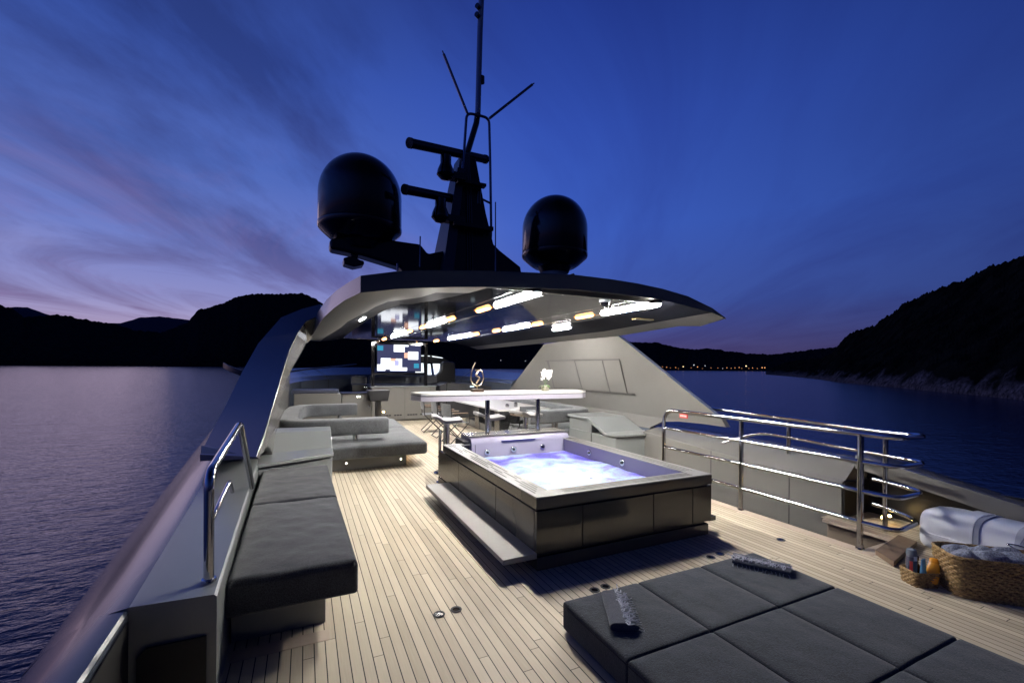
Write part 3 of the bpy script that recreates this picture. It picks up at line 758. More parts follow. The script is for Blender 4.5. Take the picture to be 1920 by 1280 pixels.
t = thing('moulded_console', 'grey glossy moulded console with a sloping top below the right arch', 'cabinet', (5.5, 6.9, 0))
b = MB(); pl = [(4.98,7.72),(4.98,6.55),(5.06,6.32),(5.25,6.22),(5.84,6.20),(5.84,7.72)]
b.prism([(x,y,0) for x, y in pl], (0,0,.47)); b.prism([(4.985,6.95,.47),(4.985,7.72,.47),(5.84,7.72,.47),(5.84,6.95,.47)], (0,0,.22)); b.obj('body', PAINT2, t, bevel=.015, seg=3)
b = MB()
def sl(x, c): return [(x,6.16+c,.478),(x,6.16+c,.515),(x,6.50,.532),(x,7.04,.748),(x,7.76,.755),(x,7.76,.70),(x,7.06,.69),(x,6.52,.478)]
b.loft([sl(4.96,.28), sl(5.03,.12), sl(5.2,.02), sl(5.5,0), sl(5.86,0)]); b.obj('lid', PAINT2, t, bevel=.008, seg=3, ang=8)
b = MB(); b.box(4.97, 4.981, 6.93, 6.938, .02, .46); b.box(5.0,5.84,6.185,6.20,.468,.476); b.obj('joint', BLACK, t)

# ------------------------------------------------------------------ arches
def fin(side, label):
    mx = (lambda x: x) if side < 0 else (lambda x: 5.52-x)
    t = thing('arch', label, 'arch', (mx(-.3), 7.5, .7), 'swept arches carrying the hardtop')
    I = [(-0.4038, 4.66, 0.8589),(-0.3566, 5, 1.0471),(-0.3113, 5.4, 1.2862),(-0.2541, 5.8, 1.5726),(-0.1787, 6.2, 1.9142),(-0.0993, 6.45, 2.1298),(-0.0049, 6.62, 2.3056),(0.2122, 6.74, 2.4335)]
    O = [(-1.0177, 5.7, 0.7359),(-0.9457, 5.9, 0.9582),(-0.8555, 6.15, 1.211),(-0.7183, 6.45, 1.6195),(-0.5666, 6.7, 1.9928),(-0.3061, 6.85, 2.37),(-0.0477, 6.92, 2.5133),(0.1972, 6.98, 2.6065)]
    if side > 0:  # straighter trailing edge on this side
        I = [(-.38,4.78,.92),(-.30,5.08,1.14),(-.21,5.40,1.38),(-.11,5.74,1.64),(-.01,6.1,1.91),(.05,6.28,2.05),(.10,6.45,2.18),(.17,6.66,2.335)]
        O = [(x-.10, y+.015, z+.0) for x, y, z in I]
    low = [(-.427,4.74,.80),(-.42,5.2,.80),(-.37,5.65,.79),(-.37,6.05,.735),(-.37,6.33,.60),(-.37,6.4,.30),(-.37,14.,.30),(-.427,13.6,.80)] if side > 0 else [(-.38,4.66,.84),(-.37,5.3,.83),(-.37,5.65,.79),(-.37,6.05,.70),(-.37,6.33,.60),(-.37,6.4,.40),(-.37,14.,.40),(-.36,13.6,.80)]
    up = [(-.33,12.6,1.0),(.154,9.5,2.29),(.172,8.2,2.335)] if side > 0 else [(-.33,12.6,1.0),(.06,9.5,2.29),(.13,8.2,2.335)]
    inner = low+up
    # inner face as strips between trailing edge and the forward side
    b = MB()
    trail = [low[0]]+I
    fwd = [(-.37,14.,.30 if side > 0 else .40),(-.427 if side > 0 else -.36,13.6,.80)]+([(-.349,12.6,1.0),(-.22,11.8,1.33),(-.123,11.2,1.58),(-.025,10.6,1.83),(.065,10.05,2.06),(.154,9.5,2.29)] if side > 0 else [(-.36,12.6,1.0),(-.335,11.8,1.33),(-.30,11.2,1.58),(-.22,10.6,1.83),(-.05,10.05,2.06),(.06,9.5,2.29)])
    def faceX(pts, dx): return [(mx(x+dx), y, z) for x, y, z in pts]
    ring_in = low[:-1][::1]+[fwd[1]]+fwd[2:]+up[2:]+I[::-1]
    vi = faceX(ring_in, 0)
    outer_low = [(x-.64, max(y, 5.72), z) for x, y, z in low[:-1]]
    outer_low[0] = (O[0][0], O[0][1], O[0][2]-.07)
    ring_out = outer_low+[(x-.44, y, z) for x, y, z in [fwd[1]]+fwd[2:]]+[(x-.35, y, z+.1) for x, y, z in up[2:]]+O[::-1]
    if side > 0: ring_out = [(x-.10, y, z) for x, y, z in low[:-1]]+[(x-.10, y, z) for x, y, z in [fwd[1]]+fwd[2:]+up[2:]]+O[::-1]
    vo = faceX(ring_out, 0)
    n = len(vi)
    nl = len(low)  # low edge points plus the first forward point make the upright lower face
    lo_f = list(range(nl)); up_f = [nl-1]+list(range(nl, n))+[0]
    b.mi(0).add(vi+vo, [tuple(lo_f), tuple(up_f), tuple(n+q for q in lo_f[::-1]), tuple(n+q for q in up_f[::-1])])
    nI = len(I); start = n-nI
    b.mi(1); base = 0
    fs = []
    for i in range(n):
        j = (i+1) % n
        (b.f.append((i, j, n+j, n+i))); b.m.append(1 if i >= start and i < n-1 else 0)
    return t, b
t, b = fin(-1, 'swept grey-blue arch on the left carrying the hardtop, its broad face to the viewer')
o = b.obj('arch_panel', [PAINT, FIN], t, smooth=True, sharp=20)
o.data.polygons.foreach_set('material_index', b.m)
b = MB(); b.tube([(-0.4008, 4.65, 0.8605),(-0.3535, 4.99, 1.0483),(-0.3082, 5.39, 1.2868),(-0.2509, 5.79, 1.5728),(-0.1754, 6.19, 1.914),(-0.096, 6.44, 2.1293),(-0.0016, 6.61, 2.3012)], .006, 6); b.obj('edge_trim', PAINT2, t, smooth=True)
b = MB(); b.add([(-0.1056, 6.45, 2.1154),(-0.0082, 6.62, 2.2981),(0.2054, 6.74, 2.4256),(0.1964, 6.95, 2.5948),(0.2815, 7.1, 2.5479),(0.2017, 7.3, 2.2564),(0.0268, 7.5, 2.0565),(-0.1217, 7.5, 2.0354)], [(0,1,6,7),(1,2,5,6),(2,3,4,5)])
b.obj('fairing', PAINT, t)
t, b = fin(1, 'broad pale grey triangular arch panel on the right carrying the hardtop')
o = b.obj('arch_panel', [PAINT, FIN], t, smooth=True, sharp=20)
def finx(z): return 5.9-.39*(z-.92)-.006
b = MB()
def fp(b, q, d):
    b.prism([(finx(z)-d, y, z) for y, z in q], (.006, 0, 0))
H = [[(5.5, 9.5064, 1.8836),(5.5, 8.3748, 1.8832),(5.75, 8.4347, 1.199),(5.75, 9.6557, 1.193)],[(5.5, 8.3313, 1.8827),(5.5, 7.3461, 1.8707),(5.75, 7.4153, 1.2049),(5.75, 8.3918, 1.2011)],[(5.5, 7.3103, 1.8703),(5.5, 6.8037, 1.8745),(5.75, 6.8755, 1.2023),(5.75, 7.3798, 1.2068)]]
for q in H:
    b = MB(); fp(b, [(p[1], p[2]) for p in q], .0065); b.obj('hatch_panel', PAINT, t, bevel=.002)
b = MB(); fp(b, [(p[1], p[2]) for p in ((5.5, 9.668, 1.8922),(5.5, 6.7879, 1.8898),(5.5, 6.7876, 1.864),(5.5, 9.6677, 1.8719))], .007)
fp(b, [(p[1], p[2]) for p in ((5.75, 9.6825, 1.2055),(5.75, 6.642, 1.2157),(5.75, 6.6415, 1.1744),(5.75, 9.6819, 1.1713))], .007)
fp(b, [(p[1], p[2]) for p in ((5.5, 9.6136, 1.8848),(5.5, 6.7876, 1.864),(5.75, 6.8594, 1.1926),(5.75, 9.709, 1.1906))], .002)
b.obj('hatch_groove', mat('groove_shadow', (.05,.048,.045), .5), t)

# ------------------------------------------------------------------ hardtop
t = thing('hardtop', 'dark-edged curved hardtop roof with glossy black ceiling and rows of strip lights', 'roof', (2.8, 9, 2.4))
AFT = [(.44,2.507,2.357),(.55,2.532,2.376),(.74,2.575,2.413),(.95,2.605,2.441),(1.3,2.642,2.481),(1.69,2.677,2.515),(2.18,2.71,2.549),(2.72,2.737,2.576),(3.2,2.735,2.574),(3.59,2.722,2.570),(4.0,2.69,2.553),(4.42,2.632,2.503),(4.86,2.51,2.45),(5.12,2.392,2.386)]
ts = [(x-.44)/(5.12-.44) for x, _, _ in AFT]
LX = [(4.1,.44),(4.5,.381),(5.,.291),(5.5,.217),(6.,.176),(6.7,.13),(8.2,.07),(10,.06),(14.1,.06)]
LT = [(4.1,2.507),(4.5,2.519),(5.,2.501),(5.5,2.468),(6.,2.439),(6.7,2.40),(8.2,2.36),(14.1,2.5)]
LB = [(4.1,2.357),(4.6,2.337),(5.3,2.274),(6.,2.197),(6.7,2.14),(8.2,2.155),(10,2.26),(12,2.365),(14.1,2.45)]
def station(y):
    s_ = min(1, (y-4.1)/2.6); xl, xr = interp(LX, y), lerp(5.12, 5.36, s_)
    top, bot = [], []
    for tt, (x, zt, zb) in zip(ts, AFT):
        e = 1-abs(2*tt-1)**2.2
        zt2 = 2.40+.42*e; zb2 = 2.315+.22*min(1, e*1.6)
        X_ = lerp(xl, xr, tt)
        zt_, zb_ = lerp(zt, zt2, s_), lerp(zb, zb2, s_)
        if tt < .5:   # the left haunch runs down into the arch
            k = 1-min(1, (X_-xl)/.72); k = k*k*(3-2*k)
            zb_ = lerp(zb_, interp(LB, y), k) if y > 4.1 else zb_
            zt_ = lerp(zt_, interp(LT, y), k) if y > 4.1 else zt_
        top.append((X_, y, zt_)); bot.append((X_-(.035 if tt == 0 and y > 4.1 else 0), y, zb_))
    return top, bot
ST = [station(y) for y in (4.1, 4.55, 5.0, 5.5, 6.1, 6.7, 7.4, 8.2, 10, 12, 13.4, 14.1)]
b = MB(); b.loft([a for a, _ in ST], closed=False)
a0, b0 = ST[0]; nn = len(a0)
b.obj('roof_skin', FASCIA, t, smooth=True, sharp=25)
b = MB(); b.loft([[(x, y-.004, z) for x, y, z in a0], [(x, y-.004, z) for x, y, z in b0]], closed=False); b.loft([ST[-1][0], ST[-1][1]], closed=False)
b.loft([[a[-1] for a, _ in ST], [q[-1] for _, q in ST]], closed=False)
b.obj('fascia', FASCIA, t, smooth=True, sharp=25)
b = MB(); b.loft([[a[0] for a, _ in ST], [q[0] for _, q in ST]], closed=False); b.obj('side_panel', HULL, t, smooth=True, sharp=25)
LOW = [[(x, y+.0, z) for x, y, z in q] for _, q in ST]; LOW[1][-1] = (LOW[1][-1][0], LOW[1][-1][1], 2.322)
b = MB(); b.loft(LOW, closed=False)
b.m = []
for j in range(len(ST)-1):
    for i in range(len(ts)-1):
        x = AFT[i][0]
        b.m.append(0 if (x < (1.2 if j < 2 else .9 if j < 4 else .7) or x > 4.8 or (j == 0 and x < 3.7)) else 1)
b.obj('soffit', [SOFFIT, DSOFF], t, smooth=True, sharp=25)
def zc(y): return 2.511+.001*y
b = MB(); pl = []
for k in range(72):
    a = 2*math.pi*k/72; c, s_ = math.cos(a), math.sin(a)
    q = 2/7
    x = 2.56+1.90*math.copysign(abs(c)**q, c); y = 8.95+4.80*math.copysign(abs(s_)**q, s_)
    pl.append((x, y))
n = len(pl); b.add([(x,y,zc(y)) for x, y in pl]+[(x,y,zc(y)+.07) for x, y in pl], [tuple(range(n-1,-1,-1))]+[(i,(i+1)%n,n+(i+1)%n,n+i) for i in range(n)])
b.m = [0]+[1]*n
b.obj('ceiling_panel', [CEIL, SOFFIT], t)
b = MB(); b.tube([(x,y,zc(y)+.004) for x, y in pl], .007, 6, closed=True); b.obj('ceiling_trim', STEEL, t, smooth=True)
b = MB()
for x in (2.0, 2.42, 3.56, 4.05): b.loft([[(x,y,zc(y)-.0015),(x+.012,y,zc(y)-.0015),(x+.012,y,zc(y)+.01),(x,y,zc(y)+.01)] for y in (4.3,13.6)])
b.obj('ceiling_joint', STEEL, t)
SEG = [(4.16,5.25,0),(5.50,5.86,1),(6.98,7.24,1),(7.45,8.55,0),(8.76,9.0,1),(9.95,10.3,1),(10.4,12.2,0),(13.2,13.55,1)]
def strip(x, y0, y1, k, dz=0.):
    zc = lambda y: 2.511+.001*y+dz
    """half-round lamp tube set into the ceiling, with a glowing plate round it that imitates its halo"""
    e = .012 if not k else .024
    b = MB(); pl2 = []
    for cx_, cy_, a0 in ((x, y1, 0), (x, y0, 180)):
        for q in range(9):
            a = rad(a0+180*q/8); pl2.append((cx_+(.042+e)*math.cos(a), cy_+(.042+e)*math.sin(a)))
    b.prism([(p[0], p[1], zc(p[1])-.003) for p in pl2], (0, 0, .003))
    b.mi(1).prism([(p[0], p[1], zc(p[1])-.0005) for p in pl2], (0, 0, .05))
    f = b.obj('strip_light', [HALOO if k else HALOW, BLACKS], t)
    b = MB(); rings = []
    for q in range(7):
        a = rad(90-90*q/6+.01); rr_ = .042*math.cos(a); rings.append((y0-.042*math.sin(a), rr_))
    for q in range(7):
        a = rad(90*q/6); rings.append((y1+.042*math.sin(a), max(.042*math.cos(a), 1e-4)))
    b.loft([[(x+r_*math.cos(2*math.pi*u/14), y, zc(y)-.004+.8*min(0, r_*math.sin(2*math.pi*u/14))+.0*r_) for u in range(14)] for y, r_ in rings])
    b.obj('diffuser', LWARM if k else LAFT if y0 < 5 else LWHITE, f, smooth=True)
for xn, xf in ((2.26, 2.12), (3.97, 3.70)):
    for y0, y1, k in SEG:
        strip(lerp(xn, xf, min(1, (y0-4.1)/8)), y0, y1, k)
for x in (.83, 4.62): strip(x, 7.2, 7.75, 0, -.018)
b = MB(); b.box(4.45, 4.80, 5.1, 5.2, 2.44, 2.455); b.obj('vent_slot', mat('brass_slot', (.25,.2,.1), .3, metal=.6), t)
# struts above the ceiling edge
c = Vector((3.23, 4.25, 2.497))
t = thing('security_camera', 'white dome security camera hanging under the roof edge', 'camera', (c.x, c.y, c.z))
b = MB(); b.lathe([(0,.06),(.045,.06),(.05,.035),(.068,.02),(.07,.0),(.05,-.01),(0,-.01)], c, 28); b.lathe([(0,.12),(.048,.12),(.048,.058),(0,.058)], c, 24); b.obj('housing', WHITEG, t, smooth=True)
b = MB(); b.lathe([(.056,-.011)]+[(.056*math.cos(rad(a)), -.011-.06*math.sin(rad(a))) for a in range(10, 91, 10)], c, 24); b.obj('dome_glass', BLACKG, t, smooth=True)
b = MB(); b.lathe([(.05,-.008),(.06,-.012),(.06,-.018),(.05,-.018)], c, 28); b.obj('ring', CHROME, t, smooth=True)

# ------------------------------------------------------------------ forward end: TV, cabinet, helm
t = thing('media_cabinet', 'pale grey two-door cabinet standing under the television', 'cabinet', (2.84, 14.2, 0))
b = MB(); b.box(1.84, 3.84, 13.92, 14.6, .05, 1.06); b.box(1.9, 3.78, 13.98, 14.6, 0, .05); b.obj('carcass', PAINT, t, bevel=.004)
b = MB(); b.box(1.80, 3.86, 13.86, 14.62, 1.061, 1.10); b.obj('top', PAINT2, t, bevel=.005)
for x0, x1 in ((2.03,2.84),(2.85,3.66)):
    b = MB(); b.box(x0, x1, 13.895, 13.919, .06, 1.05); f = b.obj('door', PAINT, t, bevel=.003)
    b = MB()
    for k in range(8):
        if k != 4: b.box(x0+.08+k*.082, x0+.15+k*.082, 13.892, 13.896, .17, .21)
    b.obj('vent', BLACKS, f)
for x in (1.935, 3.755):
    b = MB(); b.box(x-.09, x+.09, 13.895, 13.919, .06, 1.05); b.obj('side_panel', PAINT, t, bevel=.003)
t = thing('television', 'flat television glowing with a mosaic of white and blue pictures', 'television', (2.65, 13.8, 1.5))
b = MB(); b.box(1.965, 3.335, 13.80, 13.85, 1.555, 2.40); b.obj('casing', BLACKG, t, bevel=.006)
b = MB(); b.mi(0).box(1.985, 3.315, 13.795, 13.7985, 1.575, 2.38); tx = lambda u: lerp(1.985, 3.315, u); tz = lambda v: lerp(1.575, 2.38, v)
for m_, u0, u1, v0, v1 in ((2,.00,.13,.77,.95),(1,.015,.115,.79,.93),(1,.37,.62,.73,1.),(1,.62,.71,.94,1.),(1,.70,.94,.44,.75),(3,.61,.70,.50,.70),(2,.84,.96,.11,.29),(1,.85,.95,.13,.27),(1,.08,.30,.06,.48),(1,.30,.56,.06,.47),(4,.39,.49,.20,.40),(1,.0,.18,.0,.24),(1,.29,.68,.0,.13),(3,.30,.42,.36,.47)):
    b.mi(m_).box(tx(u0), tx(u1), 13.794-.0004*m_-.0003*u0, 13.7952, tz(v0), tz(v1))
b.obj('screen', [emis('tv_ground', (.055,.06,.14), 1.), emis('tv_white', (.90,.93,1.), 2.2), emis('tv_teal', (.05,.35,.55), 1.), emis('tv_peach', (1.,.55,.40), 1.2), emis('tv_lilac', (.50,.50,.85), 1.2)], t)
t = thing('tv_frame', 'pair of slim black posts with a cross rail that hold the television', 'frame', (2.7, 13.85, 1.1))
for x in (1.87, 3.51):
    b = MB(); b.box(x-.05, x+.05, 13.86, 13.94, 1.101, 2.46); b.obj('post', BLACKG, t, bevel=.004)
b = MB(); b.box(1.92, 3.46, 13.88, 13.93, 2.41, 2.47); b.box(1.92,3.46,13.88,13.93,1.45,1.52); b.obj('cross_rail', BLACKG, t)
for x in (2.05, 3.2):
    b = MB(); b.tube([(x,13.9,2.46),(x,13.9,2.53)], .03, 12); b.obj('hanger', CHROME, t)

t = thing('helm_sofa', 'pale low sofa back running behind the television', 'sofa', (2.7, 15.3, .9))
for x0, x1 in ((1.37,1.86),(1.93,3.62),(3.66,4.25)):
    b = MB(); b.box(x0, x1, 15.2, 15.42, 1.12, 1.38); b.obj('backrest', SEAT, t, bevel=.03, seg=3)
b = MB(); b.box(1.4, 4.2, 15.25, 15.8, .0, 1.1); b.obj('base', BLACKS, t)
t = thing('helm_chair', 'big black helm seat silhouetted in front of the windscreen', 'seat', (4.6, 15.6, 0))
b = MB(); b.prism([(4.24,15.4,1.08),(5.0,15.4,1.02),(5.0,15.4,1.5),(4.99,15.4,1.84),(4.90,15.4,1.9),(4.55,15.4,1.9),(4.48,15.4,1.82),(4.45,15.4,1.55),(4.25,15.4,1.36),(4.15,15.4,1.28)], (0,.3,0)); b.obj('backrest', BLACKS, t, bevel=.05, seg=3)
b = MB(); b.box(4.2, 5.0, 15.45, 16.1, .6, 1.05); b.obj('seat', BLACKS, t, bevel=.06, seg=3)
b = MB(); b.cyl((4.6,15.8,0),(4.6,15.8,.6), .12); b.obj('pedestal', BLACKS, t)
t = thing('helm_console', 'dark helm console with lit white display panes right of the television', 'console', (4.0, 16.4, 0))
b = MB(); b.box(2.9, 5.6, 16.2, 17.0, 0, 1.28); b.obj('body', BLACKS, t, bevel=.03)
for q in ([(3.6299, 16.15, 1.8416),(3.9879, 16.15, 1.8459),(4.0115, 16.15, 1.4184),(3.7124, 16.15, 1.4182)],[(4.1291, 16.15, 1.8177),(4.2508, 16.15, 1.819),(4.3052, 16.15, 1.4086),(4.1426, 16.15, 1.4085)],[(4.3425, 16.15, 1.8301),(4.7664, 16.15, 1.8248),(4.726, 16.15, 1.6622),(4.4794, 16.15, 1.4188),(4.4074, 16.15, 1.4187)]):
    b = MB(); b.prism(q, (0,.02,0)); b.obj('display_pane', GLOWW, t)
for q in ([(3.8854, 16.15, 2.1322),(4.0055, 16.15, 2.1346),(4.0058, 16.15, 2.1027),(3.8856, 16.15, 2.1005)],[(4.1266, 16.15, 2.127),(4.228, 16.15, 2.1229),(4.2282, 16.15, 2.0989),(4.1267, 16.15, 2.105)],[(4.3095, 16.15, 2.1204),(4.7018, 16.15, 2.0671),(4.7437, 16.15, 2.0354),(4.3302, 16.15, 2.0807)]):
    b = MB(); b.prism(q, (0,.02,0)); b.obj('light_bar', GLOWW, t)
b = MB(); q = [(3.6608, 16.3, 2.1908),(4.5563, 16.3, 2.169),(5.0217, 16.3, 1.9518),(4.9377, 16.3, 1.8274),(4.1464, 16.3, 1.899),(3.6633, 16.3, 1.8926)]
b.prism(q, (0,.05,0)); b.obj('visor', BLACKS, t)
# curved windscreen coaming round the bow of the deck
t = thing('windscreen_coaming', 'long curved grey-blue coaming closing off the front of the deck', 'coaming', (2.76, 18, 0))
def arcpt(u, off=0.):  # u 0..1 port to starboard
    a = math.pi*(1-u); q = 2/2.6
    cx = math.copysign(abs(math.cos(a))**q, math.cos(a)); sy = abs(math.sin(a))**q
    return 2.76+(3.15+off)*cx, 12.6+(4.5+off)*sy
def coam(u):
    x, y = arcpt(u); x2, y2 = arcpt(u, .12); x3, y3 = arcpt(u, .8)
    h = lerp(.0, .17, math.sin(math.pi*u))
    return [(x,y,0),(x,y,1.20+h*.3),(lerp(x,x2,.5),lerp(y,y2,.5),1.23+h*.4),(x2,y2,1.30+h*.6),(x3,y3,1.50+h),(x3,y3,0)]
b = MB(); b.loft([coam(k/48) for k in range(49)], closed=True, cap=True)
b.obj('coaming', HULL, t, smooth=True, sharp=25)
b = MB()
for u in (.235, .31, .62, .70, .78):
    rg = [coam(u+d) for d in (-.0012, .0012)]
    b.loft([[Vector(p)+Vector((0,-.012,.006)) for p in r[:5]] for r in rg], closed=False)
b.obj('joint', BLACK, t)
t = thing('wiper_rail', 'thin black rail lying along the top of the front coaming', 'rail', (1.0, 15, 1.4))
b = MB(); b.tube([(-0.4381, 14.4, 1.5242),(0.0446, 15, 1.6014),(0.8017, 16.4, 1.6706),(1.7416, 17.4, 1.7764)], .025, 8); b.obj('rail', BLACKS, t, smooth=True)
t = thing('wet_bar', 'pale grey wet bar counter with a chrome tap beyond the left sofa', 'bar unit', (.8, 12.6, 0))
b = MB(); b.box(-.25, .86, 12.2, 12.9, 0, 1.0); b.obj('cabinet', PAINT, t, bevel=.02, seg=3)
b = MB(); b.box(.88, 1.62, 12.3, 12.95, 0, .97); b.obj('counter', PAINT, t, bevel=.008)
b = MB(); b.box(.88, 1.65, 12.27, 12.97, .972, .995); b.obj('worktop', BLACKS, t, bevel=.004)
b = MB(); b.tube(fillet([(1.55,12.6,.99),(1.55,12.6,1.13),(1.47,12.55,1.13)], .03), .016, 10); b.tube([(1.55,12.62,.6),(1.55,12.4,.62),(1.55,12.25,.62)], .02, 8); b.obj('tap', CHROME, t, smooth=True)
for x in (1.27, 1.33):
    b = MB(); b.box(x-.014, x+.014, 12.294, 12.299, .88, .91); b.obj('socket_lamp', LAMPW, t)
b = MB(); b.box(-.3, .8, 12.25, 12.8, 1.003, 1.10)
o = b.obj('folded_cover', mat('navy_cover_cloth', (.045,.05,.085), .5), None, bevel=.03, seg=3); tag(o, 'dark blue folded cover lying on the wet bar beside the left arch', 'cover')
t = thing('grill', 'closed black box grill standing beside the wet bar', 'grill', (1.6, 12.3, 0))
b = MB(); b.hexa([(1.56,12.0,.78),(2.02,12.0,.78),(2.02,12.4,.78),(1.56,12.4,.78),(1.50,12.0,1.07),(2.07,12.0,1.07),(2.07,12.4,1.07),(1.50,12.4,1.07)]); b.obj('hood', BLACKS, t, bevel=.015)
b = MB(); b.box(1.72, 1.86, 12.1, 12.3, 0, .78); b.obj('pedestal', BLACKS, t)
b = MB(); b.box(1.83, 1.95, 11.98, 12.0, .66, .76); b.obj('control_box', PAINT, t)
b = MB(); b.tube([(1.9,11.97,.50),(1.9,11.99,.50)], .022, 10); b.obj('lamp', LAMPY, t)
t = thing('side_console', 'dark sloping console below the windscreen on the right', 'console', (4.6, 14, 0))
b = MB(); b.prism([(4.0,14.0,.0),(5.85,14.0,.0),(5.85,14.0,1.02),(5.4,14.0,1.12),(4.3,14.0,1.20),(4.0,14.0,1.10)], (0,1.0,0)); b.obj('body', mat('charcoal_gelcoat', (.05,.05,.055), .35), t, bevel=.03)
b = MB(); b.box(5.05, 5.2, 13.98, 13.996, 1.03, 1.08); b.obj('display', emis('pale_display', (.7,.85,.9), 1.2), t)
b = MB(); b.tube(fillet([(4.0,13.2,.0),(4.0,13.2,1.22),(4.12,13.2,1.22)], .04), .02, 10); b.lathe([(0,0),(.06,0),(.05,.02),(0,.02)], (4.0,13.2,0), 14)
tag(b.obj('tap_pole', BLACKS, None, smooth=True), 'tall thin black tap with a short arm behind the bar counter', 'lamp')  # a tap, built as a tall pole standing on the deck
b = MB(); b.loft([[(p[0], p[1], p[2]+d) for d in (-.07,.07)]+[(p[0], p[1]+.1, p[2]+d) for d in (.07,-.07)] for p in ((-1.8608, 13, 1.7101),(-1.6934, 12.6, 1.6329),(-1.3911, 12.2, 1.5222),(-0.8317, 12, 1.4496))])
tag(b.obj('boom', BLACKS, None, bevel=.02), 'black boom end jutting out over the water beyond the left arch', 'boom')

# ------------------------------------------------------------------ mast and domes
MY = 8.05
t = thing('mast', 'tall black tapered mast with radar bars and a pale pole above the roof', 'mast', (2.85, MY, 2.8))
def sq(z, x0, x1, y0, y1): return [(x0,y0,z),(x1,y0,z),(x1,y1,z),(x0,y1,z)]
b = MB(); b.loft([sq(2.75,2.15,3.6,7.7,9.0), sq(3.72,2.37,3.36,7.75,8.9), sq(4.68,2.50,3.14,7.85,8.6), sq(5.74,2.64,2.96,7.95,8.35)]); b.obj('tower', MASTP, t, bevel=.03)
b = MB(); b.loft([[(2.20,7.66,3.25),(2.42,7.66,3.25),(2.42,8.7,3.25),(2.20,8.7,3.25)],[(2.56,7.86,5.45),(2.70,7.86,5.45),(2.70,8.3,5.45),(2.56,8.3,5.45)]]); b.box(2.64,2.82,7.9,8.0,5.30,5.74); b.obj('side_fairing', mat('slate_fairing', (.07,.075,.10), .4), t, bevel=.01)
b = MB(); b.loft([[(3.12,7.8,3.2),(3.5,7.8,3.2),(3.5,8.4,3.2),(3.12,8.4,3.2)],[(3.08,7.9,4.72),(3.14,7.9,4.72),(3.14,8.2,4.72),(3.08,8.2,4.72)]]); b.obj('side_fairing', MASTP, t, bevel=.01)
b = MB(); wd = [(3.0697, 8, 4.2914),(3.2741, 8, 4.0879),(3.4124, 8, 3.9781),(3.8625, 8, 3.707),(3.9133, 8, 3.4299),(2.7493, 8, 3.3246)]
b.prism([(p[0], p[1]-.2, p[2]) for p in wd], (0,.5,0)); b.obj('foot_bracket', MASTP, t, bevel=.02)
b = MB(); b.box(2.42, 3.2, 7.62, 7.76, 4.28, 4.36); b.box(2.52, 3.08, 7.7, 7.84, 5.12, 5.18); b.obj('cross_plate', MASTP, t, bevel=.01)
b = MB()
for dx_ in (.0, .05, .1): b.tube([(2.72+dx_,7.70,3.4),(2.74+dx_*.8,7.80,4.6),(2.76+dx_*.5,7.92,5.6)], .012, 6)
b.obj('cable_run', BLACKS, t, smooth=True)
# arms carrying the domes
b = MB()
pa = [(0.35, 8, 3.8098),(0.5426, 8, 3.8987),(1.389, 8, 3.9365),(1.8784, 8, 3.9318),(2.0187, 8, 3.7719),(2.4261, 8, 3.9005),(2.5352, 8, 3.4067),(1.7286, 8, 3.1351),(1.5151, 8, 3.4724),(0.8564, 8, 3.6074),(0.3594, 8, 3.6579)]
b.prism([(p[0], p[1]-.12, p[2]) for p in pa], (0,.36,0)); b.obj('dome_arm', MASTP, t, bevel=.05, seg=4)
b = MB(); b.loft([[(3.2,7.8,2.8),(3.2,8.35,2.8),(3.2,8.35,3.75),(3.2,7.8,3.75)],[(3.9,7.8,2.8),(3.9,8.35,2.8),(3.9,8.35,3.25),(3.9,7.8,3.25)],[(5.15,7.8,2.7),(5.15,8.35,2.7),(5.15,8.35,3.72),(5.15,7.8,3.72)]]); b.obj('dome_arm', MASTP, t, bevel=.03)
def dome(x, y, z, name, label):
    t = thing('satellite_dome', label, 'satellite dome', (x, y, z), 'satellite domes beside the mast')
    b = MB(); b.lathe([(0,0),(.44,0),(.52,.05),(.685,.19),(.705,.23),(.705,.28),(.69,.285)], (x,y,z), 56); b.obj('base', DOME, t, smooth=True)
    b = MB(); pr = [(.69,.288),(.697,.30),(.697,.80)]
    for k in range(1, 15):
        a = rad(90*k/14); pr.append((.697*math.cos(a) if k < 14 else 0, .80+.72*math.sin(a)))
    b.lathe(pr, (x,y,z), 64); b.obj('radome', DOME, t, smooth=True)
    b = MB(); b.lathe([(0,-.12),(.3,-.12),(.36,0),(0,0)], (x,y,z), 24); b.obj('pedestal', MASTP, t, smooth=True)
    return t
dome(.865, 8.1, 3.87, 'satellite_dome', 'large black satellite dome left of the mast')
dome(4.82, 8.1, 3.85, 'satellite_dome', 'large black satellite dome right of the mast, above the roof edge')
c = Vector((0.752, 8, 3.5124))
b = MB(); b.prism([(0.5721, 7.9, 3.5339),(0.6396, 7.9, 3.5597),(0.7248, 7.9, 3.5787),(0.8461, 7.9, 3.5288),(0.9073, 7.9, 3.5173),(0.9078, 7.9, 3.4531),(0.7434, 7.9, 3.3989),(0.5813, 7.9, 3.4358)], (0,.3,0)); b.box(c.x-.06,c.x+.06,7.95,8.1,c.z+.05,c.z+.3)
tag(b.obj('searchlight', MASTP, None, bevel=.02), 'small black searchlight hanging below the left dome arm', 'searchlight')
